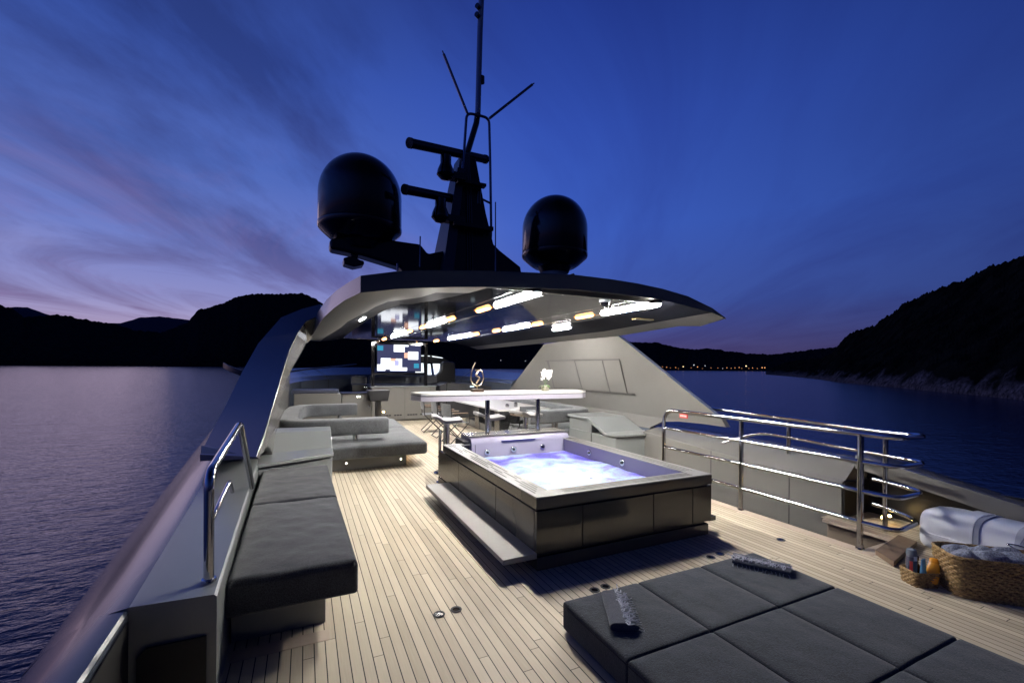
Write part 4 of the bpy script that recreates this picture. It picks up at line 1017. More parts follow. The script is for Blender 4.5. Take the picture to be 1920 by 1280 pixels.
def radar(l, r, ped, name):
    l, r = Vector(l), Vector(r)
    b = MB(); d = (r-l).normalized(); up = Vector((0,0,1)); nn = d.cross(up)
    b.tube([l, r], .080, 18); b.tube([l, l+d*.05], .088, 18); b.tube([r-d*.05, r], .088, 18); b.obj('radar_bar', BLACKS, t, smooth=True)
    m_ = Vector(ped)
    b = MB(); b.lathe([(0,-.46),(.09,-.44),(.165,-.36),(.15,-.28),(.10,-.16),(.10,-.02),(0,-.02)], m_, 24)
    b.box(m_.x-.02, 2.66, m_.y-.09, m_.y+.09, m_.z-.42, m_.z-.30); b.obj('radar_pedestal', BLACKG, t, smooth=True)
radar((1.5417, 7.35, 5.4372), (3.3189, 8.35, 5.9626), (2.2953, 7.75, 5.5686), 'r')
radar((1.4687, 7.35, 4.649), (3.0415, 8.3, 5.0131), (2.2019, 7.75, 4.7732), 'r')
POLE = mat('pale_blue_grey_pole', (.34,.42,.56), .4, metal=.1)
b = MB(); b.tube([(3.0235, 8.05, 6.6606),(3.054, 8.05, 8.2804),(3.11,MY,9.9)], .055, 14); b.obj('pole', POLE, t, smooth=True)
b = MB(); b.tube([(3.0128, 8.05, 6.6161),(2.9918, 8.05, 6.4647),(2.8101, 8.05, 5.841),(2.7476, 8.05, 5.5182)], .06, 12); b.obj('pole_foot', BLACKG, t, smooth=True)
p = (3.0958, 8.05, 7.3504)
b = MB(); b.lathe([(0,-.06),(.06,-.06),(.06,.06),(0,.06)], p, 16); b.tube([(p[0]-.05,MY,p[2]-.16),(p[0]-.02,MY-.04,p[2]-.05)], .02, 8); b.obj('navigation_lamp', BLACKG, t, smooth=True)
for q in ((2.9943, 8.05, 8.7299),(2.9847, 8.05, 8.5596)):
    b = MB(); b.tube([(q[0]+.05,MY,q[2]),(q[0]-.03,MY-.05,q[2])], .05, 10); b.obj('navigation_lamp', BLACKG, t, smooth=True)
TUBEM = mat('dark_steel_tube', (.20,.22,.30), .25, metal=.8)
b = MB()
b.tube(fillet([(2.4883, 7.9, 3.9543),(2.5592, 7.9, 4.2142),(2.6842, 7.9, 5.6266),(2.7404, 7.9, 6.5306),(2.9861, 7.95, 6.5784),(3.2404, 8, 6.6059),(3.2703, 8, 5.7925),(3.3052, 8, 4.4292),(3.2959, 8, 4.196),(3.2299, 8, 3.9458)], .12), .026, 10)
b.tube([(2.6162, 7.9, 4.9172),(2.9701, 7.9, 4.9789),(3.3007, 8, 4.9345)], .022, 8); b.obj('tube_frame', TUBEM, t, smooth=True)
p = (2.9919, 7.9, 4.993)
b = MB(); b.lathe([(0,-.16),(.05,-.16),(.05,.04),(.06,.04),(.06,.10),(0,.10)], p, 14); b.obj('lamp_housing', BLACKG, t, smooth=True)
for q0, q1, lab in (((2.751, 7.9, 6.5333),(2.2831, 7.9, 7.5023),'left'),((3.2517, 8, 6.6087),(4.1946, 8, 7.5389),'right')):
    b = MB(); q0, q1 = Vector(q0), Vector(q1); b.tube([q0, q1], .026, 10); b.tube([q1, q1+(q1-q0).normalized()*.06], .012, 8); b.obj('antenna_arm', TUBEM, t, smooth=True)
for (x0, y0, x1, y1, d, lab) in ((929,520,929,379,6.8,'thin black whip aerial on the roof right of the mast, the tallest'),(787,500,788,443,7.2,'thin short whip aerial between left dome and mast'),(746,520,745,496,4.9,'very short black whip aerial at the aft edge of the roof')):
    b = MB()
    q0, q1 = Vector([[(2.8945, 6.8, 3.2214),(2.8832, 6.8, 4.4893)],[(1.7023, 7.2, 3.3571),(1.707, 7.2, 3.8608)],[(0.917, 4.9, 2.708),(0.9102, 4.9, 2.8367)]][0 if x0 == 929 else 1 if x0 == 787 else 2][0]), Vector([[(2.8945, 6.8, 3.2214),(2.8832, 6.8, 4.4893)],[(1.7023, 7.2, 3.3571),(1.707, 7.2, 3.8608)],[(0.917, 4.9, 2.708),(0.9102, 4.9, 2.8367)]][0 if x0 == 929 else 1 if x0 == 787 else 2][1])
    b.tube([(q0.x,q0.y,q0.z),(q1.x,q1.y,q1.z)], .011, 8); tag(b.obj('whip_aerial', TUBEM, None, smooth=True), lab, 'aerial')

# ------------------------------------------------------------------ railings
t = thing('guard_rail', 'polished steel four-bar guard rail looping round the stairwell on the right', 'railing', (5.1, 3.6, 0))
def rr(z0, zo, xo, ye): return None
RB = .021
for y in (2.343, 3.604):
    b = MB(); b.tube([(4.79,y,0),(4.79,y,1.09)], .026, 16); b.obj('post', CHROME, t, smooth=True)
    b = MB(); b.lathe([(.0,.0),(.038,.0),(.036,.012),(.0,.012)], (4.79,y,.004), 18); b.obj('base_flange', CHROME, t, smooth=True)
for x, y, z0, z1 in ((5.58,2.50,.0,1.03),(5.88,3.72,.58,1.03)):
    b = MB(); b.tube([(x,y,z0),(x,y,z1)], .024, 16); b.obj('post', CHROME, t, smooth=True)
def rail(z, zo, tip, first=False, end=None):
    pth = [(4.79,4.87,z)] if not first else [(4.79,4.87,0),(4.79,4.87,z)]
    pth += [(4.79,3.6,z),(4.79,2.30,z),(4.82,2.06,z),(tip[0],tip[1],lerp(z,zo,.7)),(5.58,2.50,zo)]
    pth += end
    b = MB(); b.tube(fillet(pth, .20, 8), RB if not first else .026, 14); b.obj('rail', CHROME, t, smooth=True)
rail(1.10, 1.045, (5.50,2.12), True, [(5.88,3.72,1.045),(6.05,4.9,1.05),(6.08,5.2,1.05)])
rail(.835, .80, (5.46,2.10), False, [(5.88,3.72,.80),(5.96,4.2,.79),(5.90,4.75,.56)])
rail(.555, .52, (5.42,2.10), False, [(5.60,2.62,.52)])
rail(.26, .25, (5.38,2.12), False, [(5.60,2.62,.25)])
b = MB(); b.box(4.774, 4.786, 4.42, 4.56, 1.02, 1.075); f = b.obj('red_sticker', mat('red_label', (.55,.05,.04), .5), t)
b = MB()
for k in range(4): b.box(4.7715, 4.7735, 4.435+.03*k, 4.456+.03*k, 1.036, 1.06)
b.obj('white_print', WHITE, f)
t = thing('handrail', 'polished steel handrail rising from the left bulwark in front of the arch', 'handrail', (-.45, 3.2, .56))
b = MB(); b.tube(fillet([(-.45,2.76,.55),(-.45,2.745,1.08),(-.45,2.80,1.14),(-.45,3.86,1.25),(-.45,3.95,1.245),(-.44,4.75,.56)], .16, 8), .024, 16); b.obj('rail', CHROME, t, smooth=True)
b = MB(); b.tube(fillet([(-.45,2.75,.86),(-.45,3.40,.925),(-.45,3.45,.92),(-.47,3.72,.79)], .06, 5), .014, 10); b.obj('lower_rail', CHROME, t, smooth=True)
b = MB(); b.lathe([(0,0),(.036,0),(.034,.012),(0,.012)], (-.45,2.76,.568), 18); b.obj('base_flange', CHROME, t, smooth=True)

# stairwell lamp
t = thing('deck_lamp', 'small glowing amber lamp low beside the stairwell on the right', 'lamp', (5.80, 2.62, .05))
b = MB(); b.lathe([(0,-.03),(.03,-.03),(.035,.0),(.03,.02),(0,.02)], (5.80,2.62,.07), 14); b.obj('housing', CHROME, t, smooth=True)
b = MB(); b.lathe([(0,-.022),(.018,-.014),(.022,0),(.018,.014),(0,.022)], (5.775,2.60,.085), 12); b.obj('lens', LAMPY, t, smooth=True)
b = MB(); b.lathe([(0,-.014),(.012,-.01),(.014,0),(.012,.01),(0,.014)], (5.90,2.60,.085), 12); b.obj('lens', LAMPY, t, smooth=True)
b = MB(); b.hexa([(4.60,1.995,.012),(5.36,2.14,.012),(5.40,2.305,.012),(4.75,2.20,.012),(4.60,1.995,.058),(5.36,2.14,.058),(5.40,2.305,.058),(4.75,2.20,.058)])
tag(b.obj('hatch_board', TEAKD, None, bevel=.004), 'brown teak hatch board lying flat by the end of the stairwell', 'board')

# ------------------------------------------------------------------ sunpad cushions
xs = [1.515, 2.135, 2.745, 3.365]; ys = [2.415, 1.785, 1.155, .525, -.105]
LAB = {(0,0):'slate grey sunpad cushion carrying the lengthwise rolled navy towel',(1,0):'bare slate grey sunpad cushion in the middle of the row nearest the hot tub',(2,0):'slate grey sunpad cushion carrying the towel laid crosswise, nearest the railing',
 (0,1):'bare slate grey cushion on the near side of the one with the lengthwise towel',(1,1):'slate grey sunpad cushion in the middle of the second row from the hot tub',(2,1):'bare slate grey cushion on the near side of the one with the crosswise towel',
 (0,2):'slate grey sunpad cushion at the left of the third row, at the bottom picture edge',(1,2):'slate grey sunpad cushion in the middle of the third row, at the bottom edge',(2,2):'slate grey sunpad cushion at the lower right corner, nearest the wicker baskets'}
for j in range(3):
    for i in range(3):
        b = cushion(xs[i]+.002, xs[i+1]-.003, ys[j+1]+.003, ys[j]-.003, .02, .199, 24, 24, puff=.005, wr=.0035, seed=i+3*j, r=.012)
        o = b.obj('sunpad_cushion', PADF, None, bevel=.013, seg=4)
        b = MB(); xa_, xb2, ya_, yb2 = xs[i]+.002, xs[i+1]-.003, ys[j+1]+.003, ys[j]-.003
        b.tube(fillet([(xa_+.02,ya_,.168),(xb2,ya_,.168),(xb2,yb2,.168),(xa_,yb2,.168),(xa_,ya_,.168),(xa_+.02,ya_,.168)], .018, 4), .0035, 6); b.obj('piping', PIPING, o, smooth=True)
        o.modifiers['bevel'].harden_normals = True
        tag(o, LAB[(i,j)], 'cushion', 'sunpad cushions in front of the hot tub')
def towel(cx, cy, z, rz, L, W, H, label, seed):
    random.seed(seed)
    t = thing('folded_towel', label, 'towel', (0,0,0), 'navy fringed towels on the sunpad')
    b = MB(); rings = []
    for k in range(13):
        v = -L/2+L*k/12; ring = []
        for q in range(28):
            a = 2*math.pi*q/28; c, s_ = math.cos(a), math.sin(a)
            r_ = 1+.05*noise.noise(Vector((c*1.5, s_*1.5, v*7+seed)))
            xx = W/2*math.copysign(abs(c)**.75, c)*r_; zz = H/2*math.copysign(abs(s_)**.7, s_)*r_*(1-.28*(c > .1)*min(1, (c-.1)*2))
            ring.append((xx, v+.006*noise.noise(Vector((c*3, s_*3, seed))), max(0, zz+H/2)))
        rings.append(ring)
    b.loft(rings); b.obj('cloth', TOWELD, t, smooth=True, sharp=50)
    b = MB()
    for k in range(46):
        v = -L/2+L*(k+.5)/46+random.uniform(-.008,.008)
        p = Vector((random.uniform(.0,.012), v, H*random.uniform(.92,.98))); pts = [p]; d = Vector((random.uniform(.2,1), random.uniform(-.8,.8), 0))
        for s_ in range(6):
            d = (d+Vector((random.uniform(-.5,.75), random.uniform(-1,1), random.uniform(-.35,.25)))).normalized()
            p = p+d*.0125; top = H*(1.0-.30*max(0, min(1, p.x/(W/2)))); p.z = max(p.z, top+.003) if p.x < W/2 else p.z-.006
            p.z = max(p.z, .006); pts.append(p.copy())
        b.tube(pts, .0034, 5)
    for k in range(14):
        v = -L/2+L*(k+.5)/14; b.tube([(W/2-.01,v,.014),(W/2+.012,v+random.uniform(-.01,.01),.006),(W/2+.03,v+random.uniform(-.015,.015),.004)], .002, 4)
    b.obj('fringe', FRINGE, t, smooth=True)
    t.location = (cx, cy, z); t.rotation_euler.z = rad(rz)
    return t
towel(1.745, 2.13, .204, -29, .37, .165, .052, 'navy towel rolled flat, grey fringe along its top, lying lengthwise on the left cushion', 2)
towel(3.14, 2.19, .204, -147, .38, .16, .050, 'navy towel with tangled grey fringe lying across the cushion by the railing', 6)

# ------------------------------------------------------------------ baskets
def woven(W, D, H, rows, taper, amp, rnd, seed):
    """basket wall: rows of plaited strand that bulge in and out round the stakes"""
    b = MB(); per = 2*(W+D); nst = int(per/(.035 if H > .2 else .022)); k_in = 4; n_ = nst*k_in
    def outline(u):
        a = 2*math.pi*u; c, s_ = math.cos(a), math.sin(a); q = 2/rnd
        return math.copysign(abs(c)**q, c), math.copysign(abs(s_)**q, s_)
    # even spacing along the outline
    fine = [outline(k/720) for k in range(721)]; ln = [0]
    for p, q in zip(fine, fine[1:]): ln.append(ln[-1]+math.hypot((q[0]-p[0])*W/2, (q[1]-p[1])*D/2))
    pts = []; j = 0
    for k in range(n_):
        g = ln[-1]*k/n_
        while ln[j+1] < g: j += 1
        f = (g-ln[j])/(ln[j+1]-ln[j]+1e-9); pts.append((lerp(fine[j][0], fine[j+1][0], f), lerp(fine[j][1], fine[j+1][1], f)))
    rings = []; sub = 4
    def ring(z, off, ph, sc):
        out = []
        for k, (c, s_) in enumerate(pts):
            nx, ny = c*D, s_*W; l = math.hypot(nx, ny) or 1
            o = off+amp*math.sin(math.pi*k/k_in+ph)
            o += amp*.5*noise.noise(Vector((c*9, s_*9, z*60+seed)))
            out.append((c*W/2*sc+nx/l*o, s_*D/2*sc+ny/l*o, z+amp*.4*noise.noise(Vector((c*14, s_*14, z*20)))))
        return out
    for r_ in range(rows):
        for q in range(sub):
            v = q/sub; z = H*(r_+v)/rows
            rings.append(ring(z, amp*1.1*math.sin(math.pi*v), math.pi*(r_ % 2), 1-taper*(1-z/H)))
    rings.append(ring(H, 0, 0, 1))
    # rolled rim and inside wall
    for a in range(0, 181, 30):
        rings.append(ring(H+.012*math.sin(rad(a)), .008-.028*(a/180), math.pi*a/30, 1))
    rings.append(ring(H*.5, -.022, 0, 1-taper*.5)); rings.append(ring(.015, -.02, 0, 1-taper))
    b.loft(rings); return b
BZ = -43
t = thing('wicker_basket', 'large woven seagrass basket filled with rolled grey towels at the right edge', 'basket', (0,0,0))
woven(.66, .36, .30, 15, .10, .0050, 5., 3).obj('weave', WICK, t, smooth=True, sharp=80)
t.location = (4.765, 1.44, 0); t.rotation_euler.z = rad(BZ)
R_ = Matrix.Rotation(rad(BZ), 4, 'Z')
random.seed(12); k = 0
SP = [(-.20,-.06,.03),(-.17,.09,.02),(-.06,-.07,.05),(-.03,.08,.03),(.09,-.06,.05),(.12,.08,.04),(.22,-.03,.03)]
WHERE = ['at the left front corner of the big basket','at the left back corner of the big basket','in the front row of the big basket, second from left','in the back row of the big basket, second from left','in the front row of the big basket, third from left','in the back row of the big basket, third from left','at the right end of the big basket']
for (u, v, dz), wh in zip(SP, WHERE):
    b = MB(); Lh = .085; rings = []
    an = random.uniform(-.5, .5)+(1.2 if k % 3 == 0 else 0)
    for q in range(11):
        w_ = -Lh+2*Lh*q/10; ring = []
        for s_ in range(22):
            a = 2*math.pi*s_/22; rr_ = (.066+.010*noise.noise(Vector((math.cos(a)*2, math.sin(a)*2, w_*14+k*5)))+.006*math.sin(5*a+w_*20))*(1-.22*(abs(w_)/Lh)**4)
            p = Vector((w_, rr_*math.cos(a)*1.25, rr_*math.sin(a)*.85))
            p = Matrix.Rotation(an, 3, 'Z') @ p
            ring.append(tuple((R_ @ Vector((u+p.x*.95, v+p.y*.75, .245+dz+p.z)))+Vector((4.765,1.44,0))))
        rings.append(ring)
    b.loft(rings); o = b.obj('rolled_towel', TOWELG, None, smooth=True, sharp=80); k += 1
    tag(o, 'soft grey rolled towel '+wh, 'towel', 'grey towels in the wicker basket')
t = thing('small_basket', 'small square woven basket holding bottles, next to the large basket', 'basket', (0,0,0))
woven(.20, .17, .105, 7, .08, .0035, 5., 8).obj('weave', WICK, t, smooth=True, sharp=80)
t.location = (4.46, 1.765, 0); t.rotation_euler.z = rad(-28)
def at(dx, dy): v = Matrix.Rotation(rad(-28), 3, 'Z') @ Vector((dx, dy, 0)); return 4.46+v.x, 1.765+v.y
x, y = at(-.045, .02); t = thing('spray_can', 'tall dark grey spray bottle with red and white print in the small basket', 'bottle', (x, y, .02))
b = MB(); b.lathe([(0,0),(.034,0),(.036,.02),(.036,.17),(.033,.19),(0,.19)], (x,y,.02), 24); b.obj('body', mat('dark_violet_plastic', (.07,.07,.11), .25), t, smooth=True)
b = MB(); b.lathe([(.0,.192),(.034,.192),(.036,.215),(.030,.245),(.02,.25),(0,.25)], (x,y,.02), 24); b.obj('cap', mat('grey_cap', (.16,.18,.22), .2), t, smooth=True)
b = MB()
for a, z0, z1, rw in ((200,.04,.16,16),(245,.165,.20,22)):
    b.mi(0 if z0 < .1 else 1); b.loft([[(x+.0367*math.cos(rad(a+d)), y+.0367*math.sin(rad(a+d)), .02+z) for d in range(-rw, rw+1, 4)] for z in (z0, z1)], closed=False)
b.obj('label', [mat('red_print', (.55,.03,.04), .3), mat('white_print', (.8,.8,.8), .3)], t, smooth=True)
x, y = at(-.01, -.045); t = thing('lotion_tube', 'light blue lotion tube standing in the small basket', 'bottle', (x, y, .03))
b = MB(); b.loft([[(x+.031*math.cos(a)*1, y+lerp(.024,.006,v)*math.sin(a), .02+.165*v+.03) for a in [2*math.pi*k/20 for k in range(20)]] for v in (0,.25,.5,.75,1)]); b.obj('tube', mat('sky_blue_plastic', (.13,.36,.62), .25), t, smooth=True)
b = MB(); b.lathe([(0,0),(.026,0),(.026,.035),(0,.035)], (x,y,.02), 18); b.obj('cap', mat('blue_cap', (.1,.28,.5), .3), t, smooth=True)
x, y = at(.02, .05); t = thing('oil_bottle', 'small dark brown bottle half hidden in the small basket', 'bottle', (x, y, .02))
b = MB(); b.lathe([(0,0),(.022,0),(.024,.02),(.024,.10),(.012,.125),(.012,.15),(0,.15)], (x,y,.02), 20); b.obj('body', mat('brown_bottle', (.03,.012,.006), .12), t, smooth=True)
b = MB(); b.lathe([(0,.15),(.015,.15),(.015,.18),(0,.18)], (x,y,.02), 16); b.obj('cap', BLACKG, t, smooth=True)
x, y = at(.045, -.03); t = thing('sunscreen_bottle', 'orange sunscreen bottle leaning out of the small basket', 'bottle', (x, y, .03))
d = Vector((.42, .10, .62)).normalized(); o_ = Vector((x-.03, y-.03, .045)); uu = d.cross(Vector((0,0,1))).normalized(); ww = uu.cross(d)
def ob(prof, name, m):
    b = MB(); b.loft([[o_+d*z+uu*r_*1.15*math.cos(a)+ww*r_*.8*math.sin(a) for a in [2*math.pi*k/22 for k in range(22)]] for r_, z in prof]); b.obj(name, m, t, smooth=True)
ob([(.020,-.01),(.030,.0),(.034,.04),(.034,.12),(.028,.15)], 'body', mat('orange_plastic', (.82,.36,.03), .22, coat=.4))
ob([(.026,.151),(.026,.185),(.022,.19)], 'cap', mat('amber_cap', (.70,.26,.02), .25))

# ------------------------------------------------------------------ life raft canister
t = thing('life_raft', 'white fibreglass life raft canister strapped down at the right edge', 'life raft', (5.45, 1.5, 0))
def shell(z0, z1, sgn, grow=0.):
    rings = []
    for y, s_ in ((2.10,.55),(2.085,.74),(2.05,.88),(1.99,.96),(1.90,1.),(1.3,1.),(.8,1.),(.74,.96),(.68,.88),(.645,.74),(.63,.55)):
        ring = []
        for k in range(17):
            a = math.pi*k/16; c, q = math.cos(a), math.sin(a)
            ring.append((5.46+(.265+grow)*s_*math.copysign(abs(c)**.55, c), y, (z0 if sgn > 0 else z1)+sgn*(z1-z0+grow)*(.35+.65*s_)*abs(q)**.6))
        rings.append(ring)
    b = MB(); b.loft(rings); return b
shell(.215, .415, 1).obj('upper_shell', WHITEG, t, smooth=True, sharp=45)
shell(.03, .185, -1).obj('lower_shell', WHITEG, t, smooth=True, sharp=45)
b = MB(); b.loft([[(5.46+.285*s_*math.copysign(abs(math.cos(a))**.5, math.cos(a)), 1.365+.75*s_*math.copysign(abs(math.sin(a))**.35, math.sin(a)), z) for a in [2*math.pi*k/40 for k in range(40)]] for z, s_ in ((.183,.97),(.188,1.),(.212,1.),(.217,.97))])
b.obj('flange', WHITEG, t, smooth=True, sharp=45)
def band(y0, y1, g, name, m):
    b = MB()
    rings = []
    for y in (y0, y1):
        for gg in ((0, g) if y == y0 else (g, 0)):
            rings.append([(5.46+(.265+gg)*math.copysign(abs(math.cos(math.pi*k/20))**.55, math.cos(math.pi*k/20)), y, .217+(.2+gg)*abs(math.sin(math.pi*k/20))**.6) for k in range(21)])
    b.loft(rings, closed=False, cap=False); b.obj(name, m, t, smooth=True, sharp=30)
band(1.70, 1.80, .012, 'saddle_band', WHITEG); band(1.66, 1.698, .008, 'rubber_band', STRAP); band(1.40, 1.455, .004, 'webbing_strap', mat('pale_webbing', (.42,.44,.50), .7))
b = MB(); b.tube(fillet([(5.19,1.36,.30),(5.185,1.43,.31),(5.183,1.50,.30),(5.185,1.43,.27),(5.19,1.36,.30)], .02), .005, 6); b.tube([(5.175,1.43,.275),(5.165,1.43,.20)], .008, 8); b.tube([(5.165,1.43,.20),(5.165,1.45,.17),(5.165,1.43,.14),(5.165,1.41,.17),(5.165,1.43,.20)], .006, 6)
b.obj('shackle', CHROME, t, smooth=True)
b = MB(); b.tube(fillet([(5.187,1.37,.30),(5.19,1.25,.345),(5.20,1.1,.36),(5.2,.8,.36)], .1), .005, 6); b.tube(fillet([(5.187,1.42,.32),(5.23,1.40,.39),(5.34,1.40,.425)], .05), .004, 6); b.obj('lanyard', STRAP, t, smooth=True)
for y in (1.85, .95):
    b = MB(); b.box(5.24, 5.68, y-.05, y+.05, 0, .035); b.obj('cradle', STEEL, t, bevel=.004)

# ------------------------------------------------------------------ deck sockets
b = MB(); b.lathe([(.026,.0),(.036,.0),(.038,.003),(.036,.006),(.027,.005),(.0255,.002)], (0,0,.001), 28); so = None
for i, (x, y, lab) in enumerate(((.846,2.927,'round steel deck socket, left one of the pair on the open planking'),(.971,2.936,'round steel deck socket, right one of the pair on the open planking'),(2.02,2.755,'dark deck socket in the shade between hot tub and sunpad, left one'),(2.13,2.765,'dark deck socket in the shade between hot tub and sunpad, second from left'),(3.33,2.80,'dark deck socket near the right front corner of the hot tub, left one of two'),(3.47,2.82,'dark deck socket near the right front corner of the hot tub, right one of two'),(4.32,2.80,'dark deck socket by itself near the stairwell railing'))):
    t = thing('deck_socket', lab, 'deck socket', (x, y, .001), 'round deck sockets')
    b = MB(); b.lathe([(.026,.0),(.038,.0),(.040,.003),(.038,.006),(.027,.005),(.0255,.002)], (x,y,.001), 28); b.obj('collar', SOCK, t, smooth=True)
    b = MB(); b.lathe([(0,.0),(.0258,.0),(.0258,.0022),(0,.0022)], (x,y,.001), 24); b.obj('plug', BLACKG, t)

# ------------------------------------------------------------------ sky, sun, camera
world = bpy.data.worlds.new('World'); scene.world = world; world.use_nodes = True
nt = world.node_tree; N, L = nt.nodes, nt.links; N.clear()
out = N.new('ShaderNodeOutputWorld'); bg = N.new('ShaderNodeBackground'); L.new(bg.outputs[0], out.inputs[0])
def M(op, *a):
    n = N.new('ShaderNodeMath'); n.operation = op
    for i, v in enumerate(a):
        if isinstance(v, (int, float)): n.inputs[i].default_value = v
        else: L.new(v, n.inputs[i])
    return n.outputs[0]
def ramp(x, stops):
    n = N.new('ShaderNodeValToRGB'); e = n.color_ramp.elements
    e[0].position, e[0].color = stops[0][0], (*stops[0][1], 1)
    e[1].position, e[1].color = stops[-1][0], (*stops[-1][1], 1)
    for p, c in stops[1:-1]: k = e.new(p); k.color = (*c, 1)
    L.new(x, n.inputs[0]); return n.outputs[0]
def mix(f, a, b_, mode='MIX'):
    n = N.new('ShaderNodeMix'); n.data_type = 'RGBA'; n.blend_type = mode
    for k, v in (('Factor', f), ('A', a), ('B', b_)):
        if isinstance(v, (int, float)): n.inputs[k].default_value = v
        elif isinstance(v, tuple): n.inputs[k].default_value = (*v, 1)
        else: L.new(v, n.inputs[k])
    return n.outputs['Result']
GA = -.40   # bearing of the afterglow
tc = N.new('ShaderNodeTexCoord'); sp = N.new('ShaderNodeSeparateXYZ'); L.new(tc.outputs['Generated'], sp.inputs[0])
dx, dy, dz = sp.outputs
hz = M('SQRT', M('ADD', M('MULTIPLY', dx, dx), M('MULTIPLY', dy, dy)))
ca = M('DIVIDE', M('ADD', M('MULTIPLY', dx, math.sin(GA)), M('MULTIPLY', dy, math.cos(GA))), M('MAXIMUM', hz, .001))
el = M('MAXIMUM', dz, 0.)
base_c = ramp(M('MULTIPLY', el, 1.), [(0,(.090,.070,.18)),(.05,(.074,.072,.24)),(.14,(.054,.106,.44)),(.30,(.046,.118,.56)),(.48,(.032,.086,.475)),(.64,(.018,.050,.32)),(.78,(.007,.017,.11)),(1,(.002,.005,.03))])
base_l = ramp(M('MULTIPLY', el, 1.), [(0,(.80,.50,.48)),(.045,(.47,.38,.57)),(.12,(.26,.265,.56)),(.22,(.15,.20,.55)),(.36,(.070,.135,.48)),(.52,(.038,.088,.40)),(.68,(.018,.038,.19)),(1,(.003,.006,.04))])
# dims towards the night side
side = M('MULTIPLY_ADD', ca, .55, .60)
side = M('MINIMUM', M('MAXIMUM', side, .10), 1.05)
mr = N.new('ShaderNodeMapRange'); mr.interpolation_type = 'SMOOTHSTEP'
mr.inputs['From Min'].default_value = .55; mr.inputs['From Max'].default_value = 1.0
L.new(ca, mr.inputs['Value']); glow = mr.outputs['Result']
# high thin cloud on a flat layer, streaming towards the afterglow
pl_ = M('ADD', el, .10)
cx_ = M('DIVIDE', dx, pl_); cy_ = M('DIVIDE', dy, pl_)
def rot(a, sx, sy, off):
    p_ = M('ADD', M('MULTIPLY', cx_, math.cos(a)*sx), M('MULTIPLY', cy_, math.sin(a)*sx))
    q_ = M('ADD', M('MULTIPLY', cx_, -math.sin(a)*sy), M('MULTIPLY', cy_, math.cos(a)*sy))
    c_ = N.new('ShaderNodeCombineXYZ'); L.new(p_, c_.inputs[0]); L.new(q_, c_.inputs[1]); c_.inputs[2].default_value = off
    return c_.outputs[0]
def fbm(v, sc, det, rgh, dist=0.):
    n = N.new('ShaderNodeTexNoise'); n.inputs['Scale'].default_value = sc; n.inputs['Detail'].default_value = det
    n.inputs['Roughness'].default_value = rgh; n.inputs['Distortion'].default_value = dist
    L.new(v, n.inputs['Vector']); return n.outputs['Fac']
k1 = fbm(rot(rad(58), .36, 1.05, 1.7), .80, 9, .60, 1.3)
k2 = fbm(rot(rad(50), .42, .85, 8.2), 1.1, 8, .58, 1.1)
dark = ramp(k1, [(.42,(0,0,0)),(.62,(1,1,1))])
wisp = ramp(k2, [(.50,(0,0,0)),(.74,(1,1,1))])
skyl = mix(M('MULTIPLY', wisp, M('MULTIPLY_ADD', M('MINIMUM', M('MULTIPLY', el, 2.2), 1.), -.42, .42)), base_l, (.40,.36,.62))
tint = ramp(el, [(0,(.36,.17,.25)),(.10,(.155,.11,.27)),(.24,(.052,.058,.215)),(.5,(.018,.036,.18)),(1,(.003,.006,.04))])
skyl = mix(M('MULTIPLY', dark, .78), skyl, tint)
k3 = fbm(rot(rad(75), .55, .8, 4.4), .9, 8, .62, 1.2)
mauve = ramp(k3, [(.50,(0,0,0)),(.70,(1,1,1))])
band = ramp(el, [(0,(.4,.4,.4)),(.10,(1,1,1)),(.26,(.8,.8,.8)),(.42,(0,0,0)),(1,(0,0,0))])
skyl = mix(M('MULTIPLY', M('MULTIPLY', mauve, band), .62), skyl, (.225,.15,.36))
hi = M('MULTIPLY', M('MINIMUM', M('MULTIPLY', el, 3.), 1.), 1.)
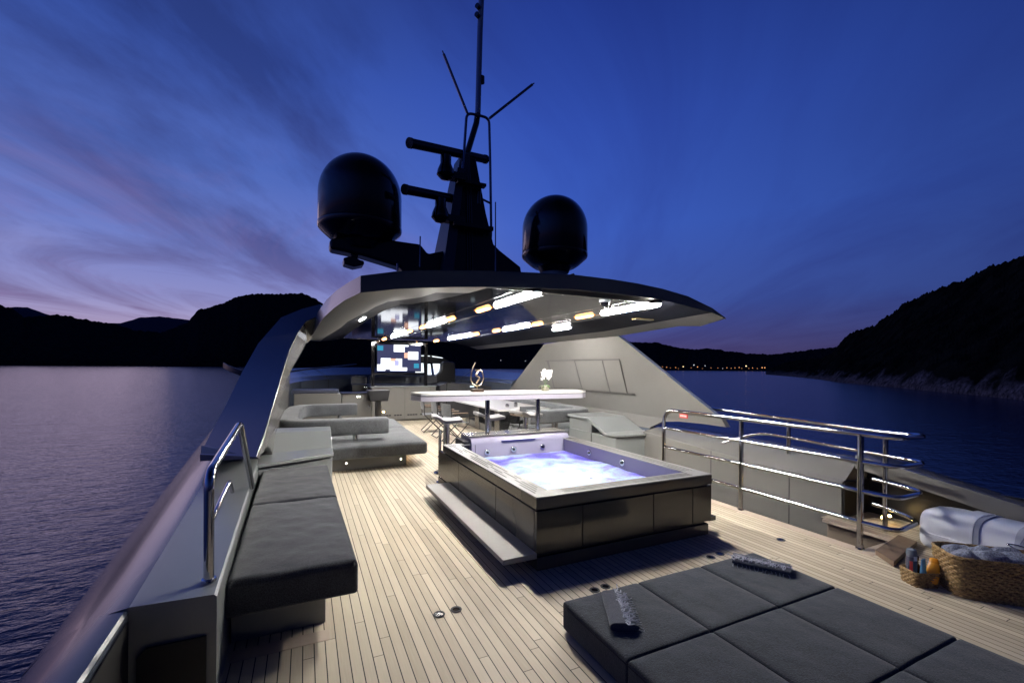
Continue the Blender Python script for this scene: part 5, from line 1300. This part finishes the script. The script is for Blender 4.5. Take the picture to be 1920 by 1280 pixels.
skyc = mix(1., base_c, side, 'MULTIPLY')
skyc = mix(M('MULTIPLY', dark, M('MULTIPLY_ADD', glow, .3, .42)), skyc, mix(1., skyc, (.62,.52,.66), 'MULTIPLY'))
sky = mix(glow, skyc, skyl)
ns = N.new('ShaderNodeTexSky'); ns.sky_type = 'NISHITA'; ns.sun_disc = False
ns.sun_elevation = rad(-3); ns.sun_rotation = GA; ns.altitude = 0
sky = mix(1., sky, mix(1., ns.outputs[0], (.05,.05,.05), 'MULTIPLY'), 'ADD')

L.new(sky, bg.inputs['Color']); bg.inputs['Strength'].default_value = 1.0

sd = bpy.data.lights.new('afterglow_sun', 'SUN'); sd.energy = .06; sd.angle = rad(20); sd.color = (1., .72, .78)
so = bpy.data.objects.new('afterglow_sun', sd); COL.objects.link(so)
so.rotation_euler = Vector((-math.sin(GA), -math.cos(GA), -math.tan(rad(6)))).to_track_quat('-Z', 'Y').to_euler()

cam = bpy.data.cameras.new('camera'); co = bpy.data.objects.new('camera', cam); COL.objects.link(co)
cam.sensor_width = 36; cam.lens = 820/1920*36; cam.shift_y = (689.2-640)/1920
cam.clip_start = .05; cam.clip_end = 30000
yaw, roll = .4419, .0082
fw = Vector((math.sin(yaw), math.cos(yaw), 0)); r0 = Vector((math.cos(yaw), -math.sin(yaw), 0)); u0 = Vector((0, 0, 1))
r = r0*math.cos(roll)+u0*math.sin(roll); u = u0*math.cos(roll)-r0*math.sin(roll)
mm = Matrix.Identity(4)
for i in range(3): mm[i][0], mm[i][1], mm[i][2] = r[i], u[i], -fw[i]
mm[2][3] = 1.7
co.matrix_world = mm
scene.camera = co

scene.render.engine = 'CYCLES'
scene.cycles.use_denoising = True
scene.cycles.max_bounces = 8; scene.cycles.diffuse_bounces = 3; scene.cycles.glossy_bounces = 5
scene.cycles.sample_clamp_indirect = 6.; scene.cycles.caustics_reflective = False; scene.cycles.caustics_refractive = False
scene.view_settings.view_transform = 'Standard'; scene.view_settings.look = 'None'
scene.view_settings.exposure = 0; scene.view_settings.gamma = 1
